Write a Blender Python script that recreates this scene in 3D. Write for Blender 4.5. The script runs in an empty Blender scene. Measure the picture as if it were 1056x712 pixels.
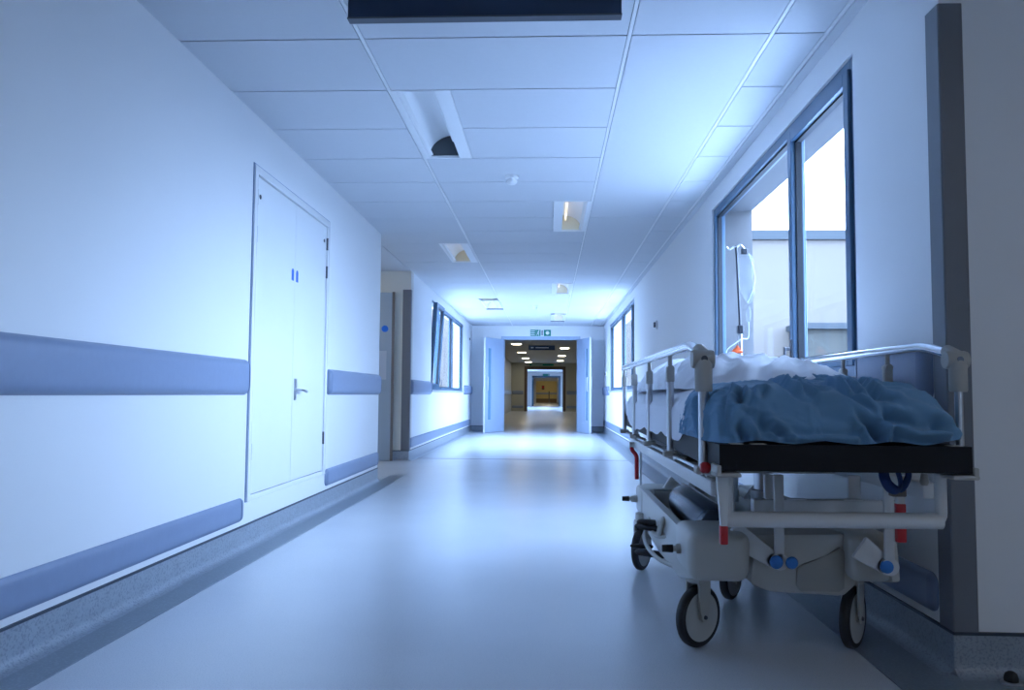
import bpy, bmesh, math, random
import numpy as np
from mathutils import Vector, Matrix, noise
random.seed(7)
SC = bpy.context.scene
COL = SC.collection
PI = math.pi

# ------------------------------------------------------------------ materials
def _nt(name):
    m = bpy.data.materials.new(name); m.use_nodes = True
    nt = m.node_tree; b = nt.nodes['Principled BSDF']
    return m, nt, b

def mat(name, col, rough=0.5, metal=0.0, spec=0.5, var=0.0, vscale=6.0, bump=0.0, bscale=60.0, speck=None, coat=0.0, sheen=0.0):
    m, nt, b = _nt(name)
    b.inputs['Base Color'].default_value = (*col, 1)
    b.inputs['Roughness'].default_value = rough
    b.inputs['Metallic'].default_value = metal
    b.inputs['Specular IOR Level'].default_value = spec
    b.inputs['Coat Weight'].default_value = coat
    b.inputs['Sheen Weight'].default_value = sheen
    tc = nt.nodes.new('ShaderNodeTexCoord')
    n = nt.nodes.new('ShaderNodeTexNoise'); n.inputs['Scale'].default_value = vscale
    n.inputs['Detail'].default_value = 4
    nt.links.new(tc.outputs['Object'], n.inputs['Vector'])
    mx = nt.nodes.new('ShaderNodeMixRGB'); mx.blend_type = 'MIX'
    v = max(var, .012)
    mx.inputs[1].default_value = (*[c*(1-v) for c in col], 1)
    mx.inputs[2].default_value = (*[min(1, c*(1+v)) for c in col], 1)
    nt.links.new(n.outputs['Fac'], mx.inputs[0])
    out = mx.outputs[0]
    if speck:                       # (colour, scale, threshold, amount)
        sc, ss, st, sa = speck
        n2 = nt.nodes.new('ShaderNodeTexNoise'); n2.inputs['Scale'].default_value = ss
        n2.inputs['Detail'].default_value = 3
        nt.links.new(tc.outputs['Object'], n2.inputs['Vector'])
        r = nt.nodes.new('ShaderNodeValToRGB')
        r.color_ramp.elements[0].position = st; r.color_ramp.elements[1].position = min(1, st+.12)
        r.color_ramp.elements[0].color = (0, 0, 0, 1); r.color_ramp.elements[1].color = (sa, sa, sa, 1)
        nt.links.new(n2.outputs['Fac'], r.inputs[0])
        m2 = nt.nodes.new('ShaderNodeMixRGB'); m2.inputs[2].default_value = (*sc, 1)
        nt.links.new(r.outputs[0], m2.inputs[0]); nt.links.new(out, m2.inputs[1]); out = m2.outputs[0]
    nt.links.new(out, b.inputs['Base Color'])
    if bump:
        n3 = nt.nodes.new('ShaderNodeTexNoise'); n3.inputs['Scale'].default_value = bscale
        n3.inputs['Detail'].default_value = 3
        nt.links.new(tc.outputs['Object'], n3.inputs['Vector'])
        bp = nt.nodes.new('ShaderNodeBump'); bp.inputs['Strength'].default_value = bump
        bp.inputs['Distance'].default_value = .01
        nt.links.new(n3.outputs['Fac'], bp.inputs['Height']); nt.links.new(bp.outputs[0], b.inputs['Normal'])
    return m

def emis(name, col, s):
    m, nt, b = _nt(name)
    b.inputs['Base Color'].default_value = (.8, .8, .8, 1)
    b.inputs['Emission Color'].default_value = (*col, 1)
    b.inputs['Emission Strength'].default_value = s
    return m

def glass(name, tint=(.93, .96, .98), gl=.07):
    m = bpy.data.materials.new(name); m.use_nodes = True; nt = m.node_tree
    nt.nodes.clear()
    o = nt.nodes.new('ShaderNodeOutputMaterial'); t = nt.nodes.new('ShaderNodeBsdfTransparent')
    t.inputs[0].default_value = (*tint, 1)
    g = nt.nodes.new('ShaderNodeBsdfGlossy'); g.inputs['Roughness'].default_value = .02
    mx = nt.nodes.new('ShaderNodeMixShader'); lw = nt.nodes.new('ShaderNodeLayerWeight'); pw = nt.nodes.new('ShaderNodeMath'); pw.operation = 'POWER'; pw.inputs[1].default_value = 4.0
    ml = nt.nodes.new('ShaderNodeMath'); ml.operation = 'MULTIPLY_ADD'; ml.inputs[1].default_value = .07; ml.inputs[2].default_value = .015
    lw.inputs[0].default_value = .5
    nt.links.new(lw.outputs['Facing'], pw.inputs[0]); nt.links.new(pw.outputs[0], ml.inputs[0]); nt.links.new(ml.outputs[0], mx.inputs[0]); nt.links.new(t.outputs[0], mx.inputs[1]); nt.links.new(g.outputs[0], mx.inputs[2])
    nt.links.new(mx.outputs[0], o.inputs[0])
    return m

M = dict(
 wall=mat('wall_paint', (.80, .81, .82), .55, var=.015, vscale=1.2, bump=.05, bscale=250, spec=.3),
 wallshade=mat('cream_wall_paint', (.72, .70, .64), .6, var=.02, vscale=1.2),
 wallcream=mat('dark_cream_paint', (.42, .42, .36), .6, var=.02, vscale=1.2),  # cream wall paint with the dimness beyond the doors put into its colour
 ceilg=mat('ceiling_tile_grey', (.45, .47, .50), .8, var=.02, vscale=40),  # ceiling tile darkened in colour for the dim section beyond the doors
 ceil=mat('ceiling_tile', (.65, .67, .70), .8, var=.02, vscale=40, bump=.12, bscale=300, spec=.2),
 grid=mat('ceiling_grid_metal', (.13, .15, .18), .5, spec=.3),
 trimw=mat('white_gloss_paint', (.82, .83, .84), .25, spec=.5),
 floor=mat('vinyl_floor', (.64, .67, .71), .26, var=.07, vscale=1.6, spec=.55, speck=((.36, .42, .50), 260, .52, .45), bump=.015, bscale=30),
 border=mat('vinyl_border', (.19, .235, .28), .28, var=.10, vscale=12, speck=((.30, .35, .41), 110, .52, .5)),
 cove=mat('vinyl_cove', (.30, .345, .40), .33, var=.14, vscale=14, speck=((.18, .21, .25), 120, .50, .7)),
 cap=mat('cove_cap_strip', (.03, .045, .07), .4),
 rail=mat('bumper_vinyl', (.22, .28, .41), .42, var=.05, vscale=30, bump=.06, bscale=400),
 railcap=mat('bumper_end_cap', (.19, .245, .36), .4, bump=.05, bscale=400),
 guard=mat('corner_guard_vinyl', (.155, .165, .19), .45, var=.04, vscale=20),
 frame=mat('window_aluminium', (.065, .135, .225), .35, spec=.5),
 seal=mat('rubber_seal', (.012, .018, .028), .6),
 door=mat('door_paint', (.80, .82, .83), .35, var=.01),
 doorblue=mat('door_laminate_blue', (.36, .45, .60), .4, var=.03),
 doorgrey=mat('door_laminate_grey', (.34, .40, .46), .4, var=.05),
 edge=mat('door_edge_brown', (.16, .14, .13), .5),
 steel=mat('brushed_steel', (.55, .57, .60), .28, metal=1),
 chrome=mat('chrome_tube', (.78, .80, .83), .14, metal=1),
 dsteel=mat('dark_steel', (.10, .11, .13), .35, metal=.8),
 bluesign=mat('sign_blue', (.005, .14, .62), .4),
 navy=mat('sign_navy', (.010, .030, .070), .45),
 white=mat('sign_white', (.85, .87, .88), .5),
 green=mat('sign_green', (.0, .22, .16), .45),
 black=mat('black_rubber', (.012, .013, .015), .55),
 vinylblk=mat('mattress_vinyl', (.006, .007, .010), .55, bump=.06, bscale=200, spec=.2),
 cream=mat('trolley_plastic', (.50, .49, .455), .38, var=.03, vscale=10),
 creamd=mat('trolley_plastic_inset', (.36, .355, .33), .5, bump=.1, bscale=500),
 powder=mat('white_powder_coat', (.64, .65, .65), .32, var=.02),
 greyp=mat('grey_plastic', (.42, .41, .38), .5),
 disc=mat('wheel_disc', (.52, .52, .50), .4),
 tyre=mat('tyre_rubber', (.02, .021, .024), .5),
 red=mat('red_lever', (.48, .012, .02), .4),
 bluecap=mat('blue_pivot_cap', (.03, .20, .60), .35),
 blanket=mat('blue_blanket', (.16, .32, .49), .85, var=.10, vscale=9, bump=.25, bscale=420, sheen=.12, spec=.15),
 strap=mat('blue_strap', (.02, .06, .2), .7, bump=.3, bscale=200),
 sheet=mat('white_sheet', (.78, .81, .88), .8, var=.02, bump=.2, bscale=500, sheen=.1, spec=.2),
 cyl=mat('oxygen_cylinder', (.06, .085, .12), .25, metal=.4, var=.1),
 cylw=mat('cylinder_shoulder', (.6, .63, .66), .3),
 tray=mat('tray_plastic', (.33, .33, .31), .5),
 glass=glass('window_glass'),
 frost=mat('vision_glass', (.16, .30, .42), .12, spec=.6),
 reflect=mat('luminaire_reflector', (.92, .93, .94), .35, spec=.5),
 lumbody=mat('luminaire_body', (.82, .83, .84), .4),
 lumdark=mat('luminaire_end_plate', (.07, .085, .10), .4),  # end plate of the unlit luminaire, its shade put into the colour
 lumend=mat('luminaire_end_cream', (.85, .78, .58), .4),  # end plate with the warm lamp glow painted into its colour
 bagm=None,
 facade=mat('render_facade', (.105, .089, .077), .8, var=.04, vscale=.6),
 facadeb=mat('facade_coping', (.012, .019, .026), .6),
 soffit=mat('soffit_panel', (.035, .038, .042), .7),
 soffitw=mat('reveal_cladding', (.10, .10, .105), .8, var=.03),
 sillm=mat('sill_laminate', (.42, .44, .46), .6),
 extglass=mat('facade_glazing', (.05, .05, .045), .5, spec=.1),
 ground=mat('paving', (.06, .06, .064), .9, var=.2, vscale=3),
 yellow=mat('yellow_wall', (.52, .43, .20), .6),
 brown=mat('brown_panel', (.10, .07, .05), .6),
 orange=mat('orange_clamp', (.85, .13, .03), .4),
)
def bagmat():
    m, nt, b = _nt('clear_bag_plastic')
    b.inputs['Base Color'].default_value = (.45, .5, .55, 1); b.inputs['Roughness'].default_value = .15
    b.inputs['Alpha'].default_value = .22
    return m
M['bagm'] = bagmat()
M['tube'] = emis('lamp_warm', (1, .80, .48), .10)
M['panel'] = emis('lamp_panel_warm', (1, .88, .66), 2.0)
M['jpanel'] = emis('lamp_panel_neutral', (1, .93, .80), .55)  # glow of the added junction fill panels
M['ppanel'] = emis('lamp_panel_passage', (1, .93, .75), 1.6)  # glow of the added passage fill panel
M['clear'] = mat('clear_tubing', (.55, .62, .70), .2)

# ------------------------------------------------------------------ geometry helpers
def bm_new(): return bmesh.new()

def box(bm, x0, x1, y0, y1, z0, z1, bevel=0, seg=2, mx=None):
    vs = [bm.verts.new((x, y, z)) for x in (x0, x1) for y in (y0, y1) for z in (z0, z1)]
    F = [(0, 1, 3, 2), (4, 6, 7, 5), (0, 4, 5, 1), (2, 3, 7, 6), (0, 2, 6, 4), (1, 5, 7, 3)]
    fs = [bm.faces.new([vs[i] for i in f]) for f in F]
    geo = vs
    if bevel:
        es = list({e for f in fs for e in f.edges})
        r = bmesh.ops.bevel(bm, geom=es, offset=bevel, segments=seg, profile=.5, affect='EDGES')
        geo = list({v for f in r['faces'] for v in f.verts} | {v for v in vs if v.is_valid})
    if mx is not None:
        bmesh.ops.transform(bm, matrix=mx, verts=geo)
    return geo

def frame_at(p, d, up=Vector((0, 0, 1))):
    d = d.normalized()
    if abs(d.dot(up)) > .98: up = Vector((0, 1, 0))
    s = d.cross(up).normalized(); u = s.cross(d).normalized()
    return s, u

def smooth_path(pts, n=6):
    P = [Vector(p) for p in pts]
    if len(P) < 3: return P
    out = []
    for i in range(len(P)-1):
        p0 = P[max(i-1, 0)]; p1 = P[i]; p2 = P[i+1]; p3 = P[min(i+2, len(P)-1)]
        for k in range(n):
            t = k/n
            out.append(.5*((2*p1)+(-p0+p2)*t+(2*p0-5*p1+4*p2-p3)*t*t+(-p0+3*p1-3*p2+p3)*t**3))
    out.append(P[-1]); return out

def fillet(pts, r=.03, n=5):
    P = [Vector(p) for p in pts]; out = [P[0]]
    for i in range(1, len(P)-1):
        a = (P[i-1]-P[i]); b = (P[i+1]-P[i]); rr = min(r, a.length*.45, b.length*.45)
        A = P[i]+a.normalized()*rr; B = P[i]+b.normalized()*rr
        for k in range(n+1):
            t = k/n; out.append((1-t)**2*A+2*t*(1-t)*P[i]+t*t*B)
    out.append(P[-1]); return out

def tube(bm, pts, r, seg=12, flat=1.0, caps=True):
    P = [Vector(p) for p in pts]; rings = []
    prev = None
    for i, p in enumerate(P):
        d = (P[min(i+1, len(P)-1)]-P[max(i-1, 0)])
        s, u = frame_at(p, d)
        if prev is not None:
            s = prev-d.normalized()*prev.dot(d.normalized())
            s.normalize(); u = s.cross(d.normalized()).normalized()
        prev = s
        rr = r[i] if isinstance(r, (list, tuple)) else r
        rings.append([bm.verts.new(p+s*math.cos(a)*rr+u*math.sin(a)*rr*flat) for a in [2*PI*k/seg for k in range(seg)]])
    for a, b in zip(rings, rings[1:]):
        for k in range(seg):
            bm.faces.new((a[k], a[(k+1) % seg], b[(k+1) % seg], b[k]))
    if caps:
        bm.faces.new(rings[0][::-1]); bm.faces.new(rings[-1])

def lathe(bm, prof, mx, seg=24):
    """prof: (radius, height) pairs; spun about local z, then placed by mx"""
    rings = []
    for r, h in prof:
        if r < 1e-6: rings.append([bm.verts.new(mx @ Vector((0, 0, h)))])
        else: rings.append([bm.verts.new(mx @ Vector((r*math.cos(2*PI*k/seg), r*math.sin(2*PI*k/seg), h))) for k in range(seg)])
    for a, b in zip(rings, rings[1:]):
        if len(a) == 1 and len(b) == 1: continue
        for k in range(seg):
            k2 = (k+1) % seg
            if len(a) == 1: bm.faces.new((a[0], b[k], b[k2]))
            elif len(b) == 1: bm.faces.new((a[k], a[k2], b[0]))
            else: bm.faces.new((a[k], a[k2], b[k2], b[k]))

def prism(bm, prof, axis, a0, a1, bevel=0):
    """extrude a closed 2D profile along an axis: 'x' prof=(y,z); 'y' prof=(x,z); 'z' prof=(x,y)"""
    def P(u, v, a): return {'x': (a, u, v), 'y': (u, a, v), 'z': (u, v, a)}[axis]
    A = [bm.verts.new(P(u, v, a0)) for u, v in prof]; B = [bm.verts.new(P(u, v, a1)) for u, v in prof]
    n = len(prof); fs = []
    for k in range(n): fs.append(bm.faces.new((A[k], A[(k+1) % n], B[(k+1) % n], B[k])))
    fs.append(bm.faces.new(A[::-1])); fs.append(bm.faces.new(B))
    if bevel:
        es = list({e for f in fs for e in f.edges})
        bmesh.ops.bevel(bm, geom=es, offset=bevel, segments=2, profile=.5, affect='EDGES')

def obj(name, bm, m, parent=None, smooth=False, label=None, origin=None):
    bmesh.ops.recalc_face_normals(bm, faces=bm.faces[:])
    me = bpy.data.meshes.new(name); bm.to_mesh(me); bm.free()
    ms = m if isinstance(m, (list, tuple)) else [m]
    for k in ms: me.materials.append(k)
    if smooth:
        for p in me.polygons: p.use_smooth = True
        try: me.set_sharp_from_angle(angle=math.radians(40))
        except Exception: pass
    o = bpy.data.objects.new(name, me); COL.objects.link(o)
    if parent:
        o.parent = parent
        # geometry is written in world metres; shift it into its parent's space
        if parent.type == 'EMPTY': me.transform(Matrix.Translation(-Vector(parent.location)))
        elif parent.parent is not None and parent.parent.type == 'EMPTY': me.transform(Matrix.Translation(-Vector(parent.parent.location)))
    elif origin is not None:
        me.transform(Matrix.Translation(-Vector(origin))); o.location = origin
    if label: o['label'] = label
    return o

def tag(o, label, cat, group=None, kind=None):
    o['label'] = label; o['category'] = cat
    if group: o['group'] = group
    if kind: o['kind'] = kind
    return o

def thing(name, label, cat, loc=(0, 0, 0), group=None):
    o = bpy.data.objects.new(name, None); COL.objects.link(o); o.location = loc; o.empty_display_size = .1
    return tag(o, label, cat, group)

def struct(name, bm, m, label=None, parent=None, smooth=False, cat=None):
    o = obj(name, bm, m, parent, smooth)
    if parent is None:
        o['kind'] = 'structure'
        if label: o['label'] = label
        o['category'] = cat or name.split('_')[0]
    return o

def qbox(*a, **k):
    bm = bm_new(); box(bm, *a, **k); return bm

def wall_x(bm, x0, x1, y0, y1, z0, z1, holes):
    """slab in the YZ plane with rectangular holes (ya, yb, za, zb)"""
    ys = sorted({y0, y1, *[h[0] for h in holes], *[h[1] for h in holes]})
    zs = sorted({z0, z1, *[h[2] for h in holes], *[h[3] for h in holes]})
    for a, b in zip(ys, ys[1:]):
        col = []
        for c, d in zip(zs, zs[1:]):
            if not any(h[0] <= a+1e-6 and h[1] >= b-1e-6 and h[2] <= c+1e-6 and h[3] >= d-1e-6 for h in holes):
                if col and abs(col[-1][1]-c) < 1e-6: col[-1][1] = d
                else: col.append([c, d])
        for c, d in col: box(bm, x0, x1, a, b, c, d)

def wall_y(bm, y0, y1, x0, x1, z0, z1, holes):
    xs = sorted({x0, x1, *[h[0] for h in holes], *[h[1] for h in holes]})
    for a, b in zip(xs, xs[1:]):
        hs = [h for h in holes if h[0] <= a+1e-6 and h[1] >= b-1e-6]
        z = z0
        for h in sorted(hs, key=lambda q: q[2]):
            if h[2] > z: box(bm, a, b, y0, y1, z, h[2])
            z = h[3]
        if z < z1: box(bm, a, b, y0, y1, z, z1)

# ------------------------------------------------------------------ dimensions (metres; camera at x=0, y=0)
XL, XL2, XR = -1.65, -1.76, 1.249
HC = 2.41
YC = 2.57            # corner on the right
YE = 18.25           # end wall
TH = .20
EYE = .85

# ------------------------------------------------------------------ floor
struct('floor', qbox(-4.2, 4.2, -3.0, 82, -.2, 0), M['floor'], 'pale blue-grey glossy vinyl corridor floor')
bm = bm_new()
box(bm, XL+.01, -1.475, -3.0, 8.37, 0, .0022)
box(bm, 1.03, XR-.01, 2.2, 18.2, 0, .0022)
box(bm, 1.03, 4.0, 2.15, YC-.01, 0, .0024)
struct('trim_1', bm, M['border'], 'darker vinyl border strip along the floor edges', cat='trim')
bm = bm_new()
box(bm, XL2+.03, XR-.02, 10.50, 10.525, 0, .002)
struct('trim_2', bm, M['cap'], 'thin dark joint line across the corridor floor', cat='trim')

# ------------------------------------------------------------------ walls
bm = bm_new(); wall_x(bm, XL-TH, XL, -3.0, 7.74, 0, HC+.1, [(4.345, 5.875, .25, 2.125)])
box(bm, -3.6, XL-TH, 7.54, 7.74, 0, HC+.1)
struct('wall_left', bm, M['wall'], 'white left corridor wall with the cupboard doors')
bm = bm_new(); box(bm, -3.8, -3.6, 7.54, 10.3, 0, HC+.1)
struct('wall_recess', bm, M['wallshade'], 'cream wall at the end of the side passage')
bm = bm_new(); box(bm, -3.6, XL2-TH+.0, 10.1, 10.3, 0, HC+.1)
box(bm, XL2-TH, XL2, 10.1, 10.3, 0, HC+.1)
struct('wall_passage', bm, M['wallshade'], 'cream return wall of the side passage on the left')
W2 = (11.95, 16.45, .90, 2.27)
bm = bm_new(); wall_x(bm, XL2-TH, XL2, 10.3, YE, 0, HC+.1, [W2])
struct('wall_left_far', bm, M['wall'], 'white left wall with the far window')
W1 = (3.30, 6.15, .93, 2.27); W3 = (11.75, 16.45, .93, 2.27)
bm = bm_new(); wall_x(bm, XR, XR+.30, YC+TH, YE, 0, HC+.1, [W1, W3])
box(bm, XR, XR+TH, YC, YC+TH, 0, HC+.1)
struct('wall_right', bm, M['wall'], 'white right corridor wall with two windows')
struct('wall_corner', qbox(XR+TH, 4.2, YC, YC+TH, 0, HC+.1), M['wall'], 'off-white wall facing the camera right of the corner')
W6 = (-2.7, -2.1, .93, 2.27)  # opening for the added junction window, out of view
bm = bm_new(); wall_x(bm, 4.0, 4.2, -3.0, YC, 0, HC+.1, [W6])
struct('wall_side', bm, M['wall'])
struct('wall_back', qbox(XL-TH, 4.2, -3.2, -3.0, 0, HC+.1), M['wallshade'])
OX0, OX1, OZ = -1.03, .66, 2.11
bm = bm_new(); wall_y(bm, YE, YE+.15, -2.1, 1.7, 0, HC+.1, [(OX0, OX1, 0, OZ)])
struct('wall_end', bm, M['wall'], 'white end wall around the open double doors')

# further corridor sections
SL, SR = -1.85, 1.45
bm = bm_new(); box(bm, SL-TH, SL, YE+.15, 40, 0, HC+.1)
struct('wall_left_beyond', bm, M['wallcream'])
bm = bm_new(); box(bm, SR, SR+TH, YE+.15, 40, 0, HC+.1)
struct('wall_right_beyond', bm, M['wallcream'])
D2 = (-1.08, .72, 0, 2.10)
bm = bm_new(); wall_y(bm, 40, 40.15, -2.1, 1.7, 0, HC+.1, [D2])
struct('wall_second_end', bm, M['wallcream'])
W5 = (43, 54, .9, 2.1)
bm = bm_new(); wall_x(bm, SL-TH, SL, 40.15, 58, 0, HC+.1, [W5])
struct('wall_left_third', bm, M['wall'])
bm = bm_new(); wall_x(bm, SR, SR+TH, 40.15, 58, 0, HC+.1, [])
struct('wall_right_third', bm, M['wall'])
bm = bm_new(); wall_y(bm, 58, 58.15, -2.1, 1.7, 0, HC+.1, [(-1.1, .75, 0, 2.08)])
struct('wall_third_end', bm, M['wall'])
bm = bm_new(); box(bm, SL-TH, SL, 58.15, 75, 0, HC+.1); box(bm, SR, SR+TH, 58.15, 75, 0, HC+.1)
wall_y(bm, 74.9, 75.0, SL, SR, 0, HC+.1, [(-1.17, .78, 0, 2.1)])
struct('wall_fourth', bm, M['wall'])
bm = bm_new(); box(bm, SL-TH, SL, 75, 80.2, 0, HC+.1); box(bm, SR, SR+TH, 75, 80.2, 0, HC+.1); box(bm, SL, SR, 80, 80.2, 0, HC+.1)
struct('wall_far_yellow', bm, M['yellow'])

# door linings of the three far openings
def lining(n, x0, x1, y0, y1, zt, w, m, label, cat='door frame'):
    bm = bm_new()
    box(bm, x0-w, x0+.02, y0-.02, y1+.02, 0, zt+w); box(bm, x1-.02, x1+w, y0-.02, y1+.02, 0, zt+w)
    box(bm, x0+.02, x1-.02, y0-.02, y1+.02, zt-.02, zt+w)
    struct(n, bm, m, label, cat='trim')
lining('trim_3', OX0, OX1, YE, YE+.15, OZ, .055, M['doorblue'], 'blue-grey frame of the open double doorway')
lining('trim_4', D2[0], D2[1], 40, 40.15, 2.1, .13, M['brown'], 'dark frame of the second doorway')
lining('trim_5', -1.1, .75, 58, 58.15, 2.08, .10, M['frame'], 'blue frame of the third doorway')
lining('trim_6', -1.17, .78, 74.9, 75, 2.1, .06, M['trimw'], 'white frame of the farthest doorway')

# ------------------------------------------------------------------ ceiling
LUMS = [  # x0, x1, y0, y1, mirrored, lit
    (-.822, -.512, 4.015, 5.205, 0, 0), (.035, .335, 6.415, 7.605, 1, 1), (-1.150, -.842, 8.215, 9.405, 0, 1),
    (.035, .335, 11.215, 12.405, 1, 1), (-1.150, -.842, 13.315, 14.505, 0, 1), (.035, .335, 15.715, 16.905, 1, 1)]
def ceiling():
    bm = bm_new()
    cols = [(XL-.12, -.8295), (-.8295, .3454), (.3454, .958), (.958, 1.19)]
    Y0 = 3.4146
    g = .0055; gl = .0115; zt = HC; 
    ks = list(range(-11, 25))
    for ci, (a, b) in enumerate(cols):
        ys = [Y0+.6*k for k in ks if Y0+.6*k < YE]
        if ci == 2: ys = [y for y in [-3.0, .42, 3.4146, 7.0146, 10.415, 14.015, 17.6]]
        ys = [-3.0]+[y for y in ys if y > -2.9]+[YE]
        for y0, y1 in zip(ys, ys[1:]):
            x0 = a+gl; x1 = b-gl
            L = [l for l in LUMS if l[0] < x1 and l[1] > x0 and l[2]-.02 < (y0+y1)/2 < l[3]+.02]
            if L:
                l = L[0]
                if l[0]-x0 > .02: box(bm, x0, l[0]-.002, y0+g, y1-g, zt, zt+.02)
                if x1-l[1] > .02: box(bm, l[1]+.002, x1, y0+g, y1-g, zt, zt+.02)
            else:
                box(bm, x0, x1, y0+g, y1-g, zt, zt+.02)
    # perimeter plasterboard margin on the right, level with the tiles
    box(bm, 1.201, XR, -3.0, YE, zt-.004, zt+.02)
    return bm
struct('ceiling', ceiling(), M['ceil'], 'white suspended ceiling of rectangular tiles')
# grid bars behind the tile joints (cut out at the luminaires) and the slab above
bm = bm_new()
zb = HC+.009
def gbox(x0, x1, y0, y1):
    box(bm, x0, x1, y0, y1, zb, zb+.012)
for x in (-.8295, .3454, .958): gbox(x-.0125, x+.0125, -3.0, YE)
bt = bm_new()
for x in (-.8295, .3454, .958, 1.190): box(bt, x-.0078, x+.0078, -3.0, YE, HC+.0005, HC+.009)
struct('ceiling_runner', bt, M['lumbody'], 'white metal runners between the ceiling tiles', cat='ceiling')
for k in range(-10, 25):
    y = 3.4146+.6*k
    segs = [(XL-.12, XR)]
    for l in LUMS:
        if l[2]-.02 < y < l[3]+.02:
            ns = []
            for a, b in segs:
                if l[0] > a and l[1] < b: ns += [(a, l[0]), (l[1], b)]
                else: ns.append((a, b))
            segs = ns
    for a, b in segs: gbox(a, b, y-.009, y+.009)
struct('ceiling_grid', bm, M['grid'], 'grey metal grid in the joints of the tiled ceiling', cat='ceiling')
bm = bm_new(); box(bm, -3.9, 4.3, -3.3, YC+TH, HC+.20, HC+.5); box(bm, XL2-TH, XR+TH, YC+TH, YE, HC+.20, HC+.5); box(bm, -3.9, XL2-TH, 7.3, 10.4, HC+.20, HC+.5); box(bm, SL-TH, SR+TH, YE, 80.3, HC+.20, HC+.5)
struct('ceiling_slab', bm, M['wallshade'])
bm = bm_new()
box(bm, XR, 4.2, -3.0, YC, HC, HC+.05); 
box(bm, -3.6, XL-.12, 7.54, 10.3, HC, HC+.05)
struct('ceiling_passage', bm, M['ceil'])
struct('ceiling_beyond', qbox(SL-TH, SR+TH, YE, 40.1, HC, HC+.05), M['ceilg'])
struct('ceiling_far', qbox(SL-TH, SR+TH, 40.1, 80.2, HC, HC+.05), M['ceil'])

# ------------------------------------------------------------------ skirting: coved vinyl with dark cap
def cove(name, axis, base, sgn, a0, a1, label):
    """axis 'y': runs along y against wall x=base; sgn = direction into the room"""
    R = .035; prof = [(0, .122), (.004, .122), (.004, R)]
    for k in range(1, 6):
        t = k/6*PI/2
        prof.append((.004+R*(1-math.cos(t)), R-R*math.sin(t)+.0025*math.sin(t)))
    prof += [(.004+R+.01, .0025), (.004+R+.01, 0), (0, 0)]
    bm = bm_new(); prism(bm, [(base+sgn*u, v) for u, v in prof], 'y' if axis == 'y' else 'x', a0, a1)
    o = struct(name, bm, M['cove'], label, smooth=True, cat='baseboard')
    bm = bm_new(); prism(bm, [(base+sgn*u, v) for u, v in [(0, .122), (.006, .122), (.006, .130), (0, .132)]], 'y' if axis == 'y' else 'x', a0, a1)
    c = obj('cap_strip', bm, M['cap'], o); c['label'] = 'thin black cap strip'
cove('baseboard_left', 'y', XL, 1, -3.0, 7.74, 'coved speckled vinyl skirting along the near left wall')
cove('baseboard_left_far', 'y', XL2, 1, 10.1, YE, 'coved vinyl skirting along the far left wall')
cove('baseboard_right', 'y', XR, -1, YC-.006, YE, 'coved speckled vinyl skirting along the right wall')
cove('baseboard_corner', 'x', YC, -1, XR-.006, 4.0, 'coved vinyl skirting right of the corner')
cove('baseboard_passage', 'x', 10.1, -1, -3.6, XL2, 'coved vinyl skirting in the side passage')
cove('baseboard_end_left', 'x', YE, -1, XL2, OX0-.06, 'vinyl skirting left of the far double doors')
cove('baseboard_end_right', 'x', YE, -1, OX1+.06, XR, 'vinyl skirting right of the far double doors')
cove('baseboard_side', 'y', 4.0, -1, -3.0, YC, 'vinyl skirting of the side wall')

# ------------------------------------------------------------------ crash rails and low bumpers
def railprof(base, s, z0, z1, d):
    n = 12; pr = [(base, z0)]
    for k in range(n+1):
        t = k/n; z = z0+(z1-z0)*t
        e = abs(2*t-1)
        u = d*(1-e**6)**.5 if e < 1 else 0
        u = max(u, .006) if 0 < t < 1 else .004
        pr.append((base+s*u, z))
    pr.append((base, z1)); return pr
def crash(name, base, s, y0, y1, z0, z1, d, label, cat, group, capped=(1, 1), axis='y'):
    t = thing(name, label, cat, ((base, (y0+y1)/2, (z0+z1)/2) if axis == 'y' else ((y0+y1)/2, base, (z0+z1)/2)), group)
    c = .045
    a = y0+(c if capped[0] else 0); b = y1-(c if capped[1] else 0)
    bm = bm_new(); prism(bm, railprof(base, s, z0, z1, d), axis if axis == 'y' else 'x', a, b)
    obj('cover', bm, M['rail'], t, smooth=True)
    for k, (cap, e, dr) in enumerate(((capped[0], a, -1), (capped[1], b, 1))):
        if not cap: continue
        bm = bm_new(); rings = []
        N = 7
        for i in range(N+1):
            q = i/N
            yy = e+dr*c*math.sin(q*PI/2)
            sc = max(math.cos(q*PI/2), .12)
            ins = (1-sc)*.035
            pr = railprof(0, 1, z0+ins, z1-ins, d*sc+.003)
            rings.append([bm.verts.new((base+s*u, yy, z) if axis == 'y' else (yy, base+s*u, z)) for u, z in pr])
        for r0, r1 in zip(rings, rings[1:]):
            n = len(r0)
            for j in range(n): bm.faces.new((r0[j], r0[(j+1) % n], r1[(j+1) % n], r1[j]))
        bm.faces.new(rings[-1]); bm.faces.new(rings[0][::-1])
        obj('end_cap', bm, M['railcap'], t, smooth=True)
    return t
RZ = (.835, 1.026); BZ = (.158, .283)
crash('crash_rail', XL, 1, -3.0, 4.315, *RZ, .034, 'long blue-grey crash rail at waist height left of the cupboard doors', 'wall rail', 'crash rails', (0, 1))
crash('crash_rail', XL, 1, 5.90, 7.735, *RZ, .034, 'blue-grey crash rail at waist height just beyond the cupboard doors', 'wall rail', 'crash rails')
crash('crash_rail', XL2, 1, 10.17, 11.85, *RZ, .034, 'short blue-grey crash rail between side passage and far left window', 'wall rail', 'crash rails')
crash('crash_rail', XL2, 1, 16.6, YE-.06, *RZ, .034, 'short crash rail at the far left end beside the double doors', 'wall rail', 'crash rails')
crash('crash_rail', XR, -1, 2.665, 3.27, *RZ, .034, 'blue-grey crash rail behind the trolley rail next to the dark corner guard', 'wall rail', 'crash rails')
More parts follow.
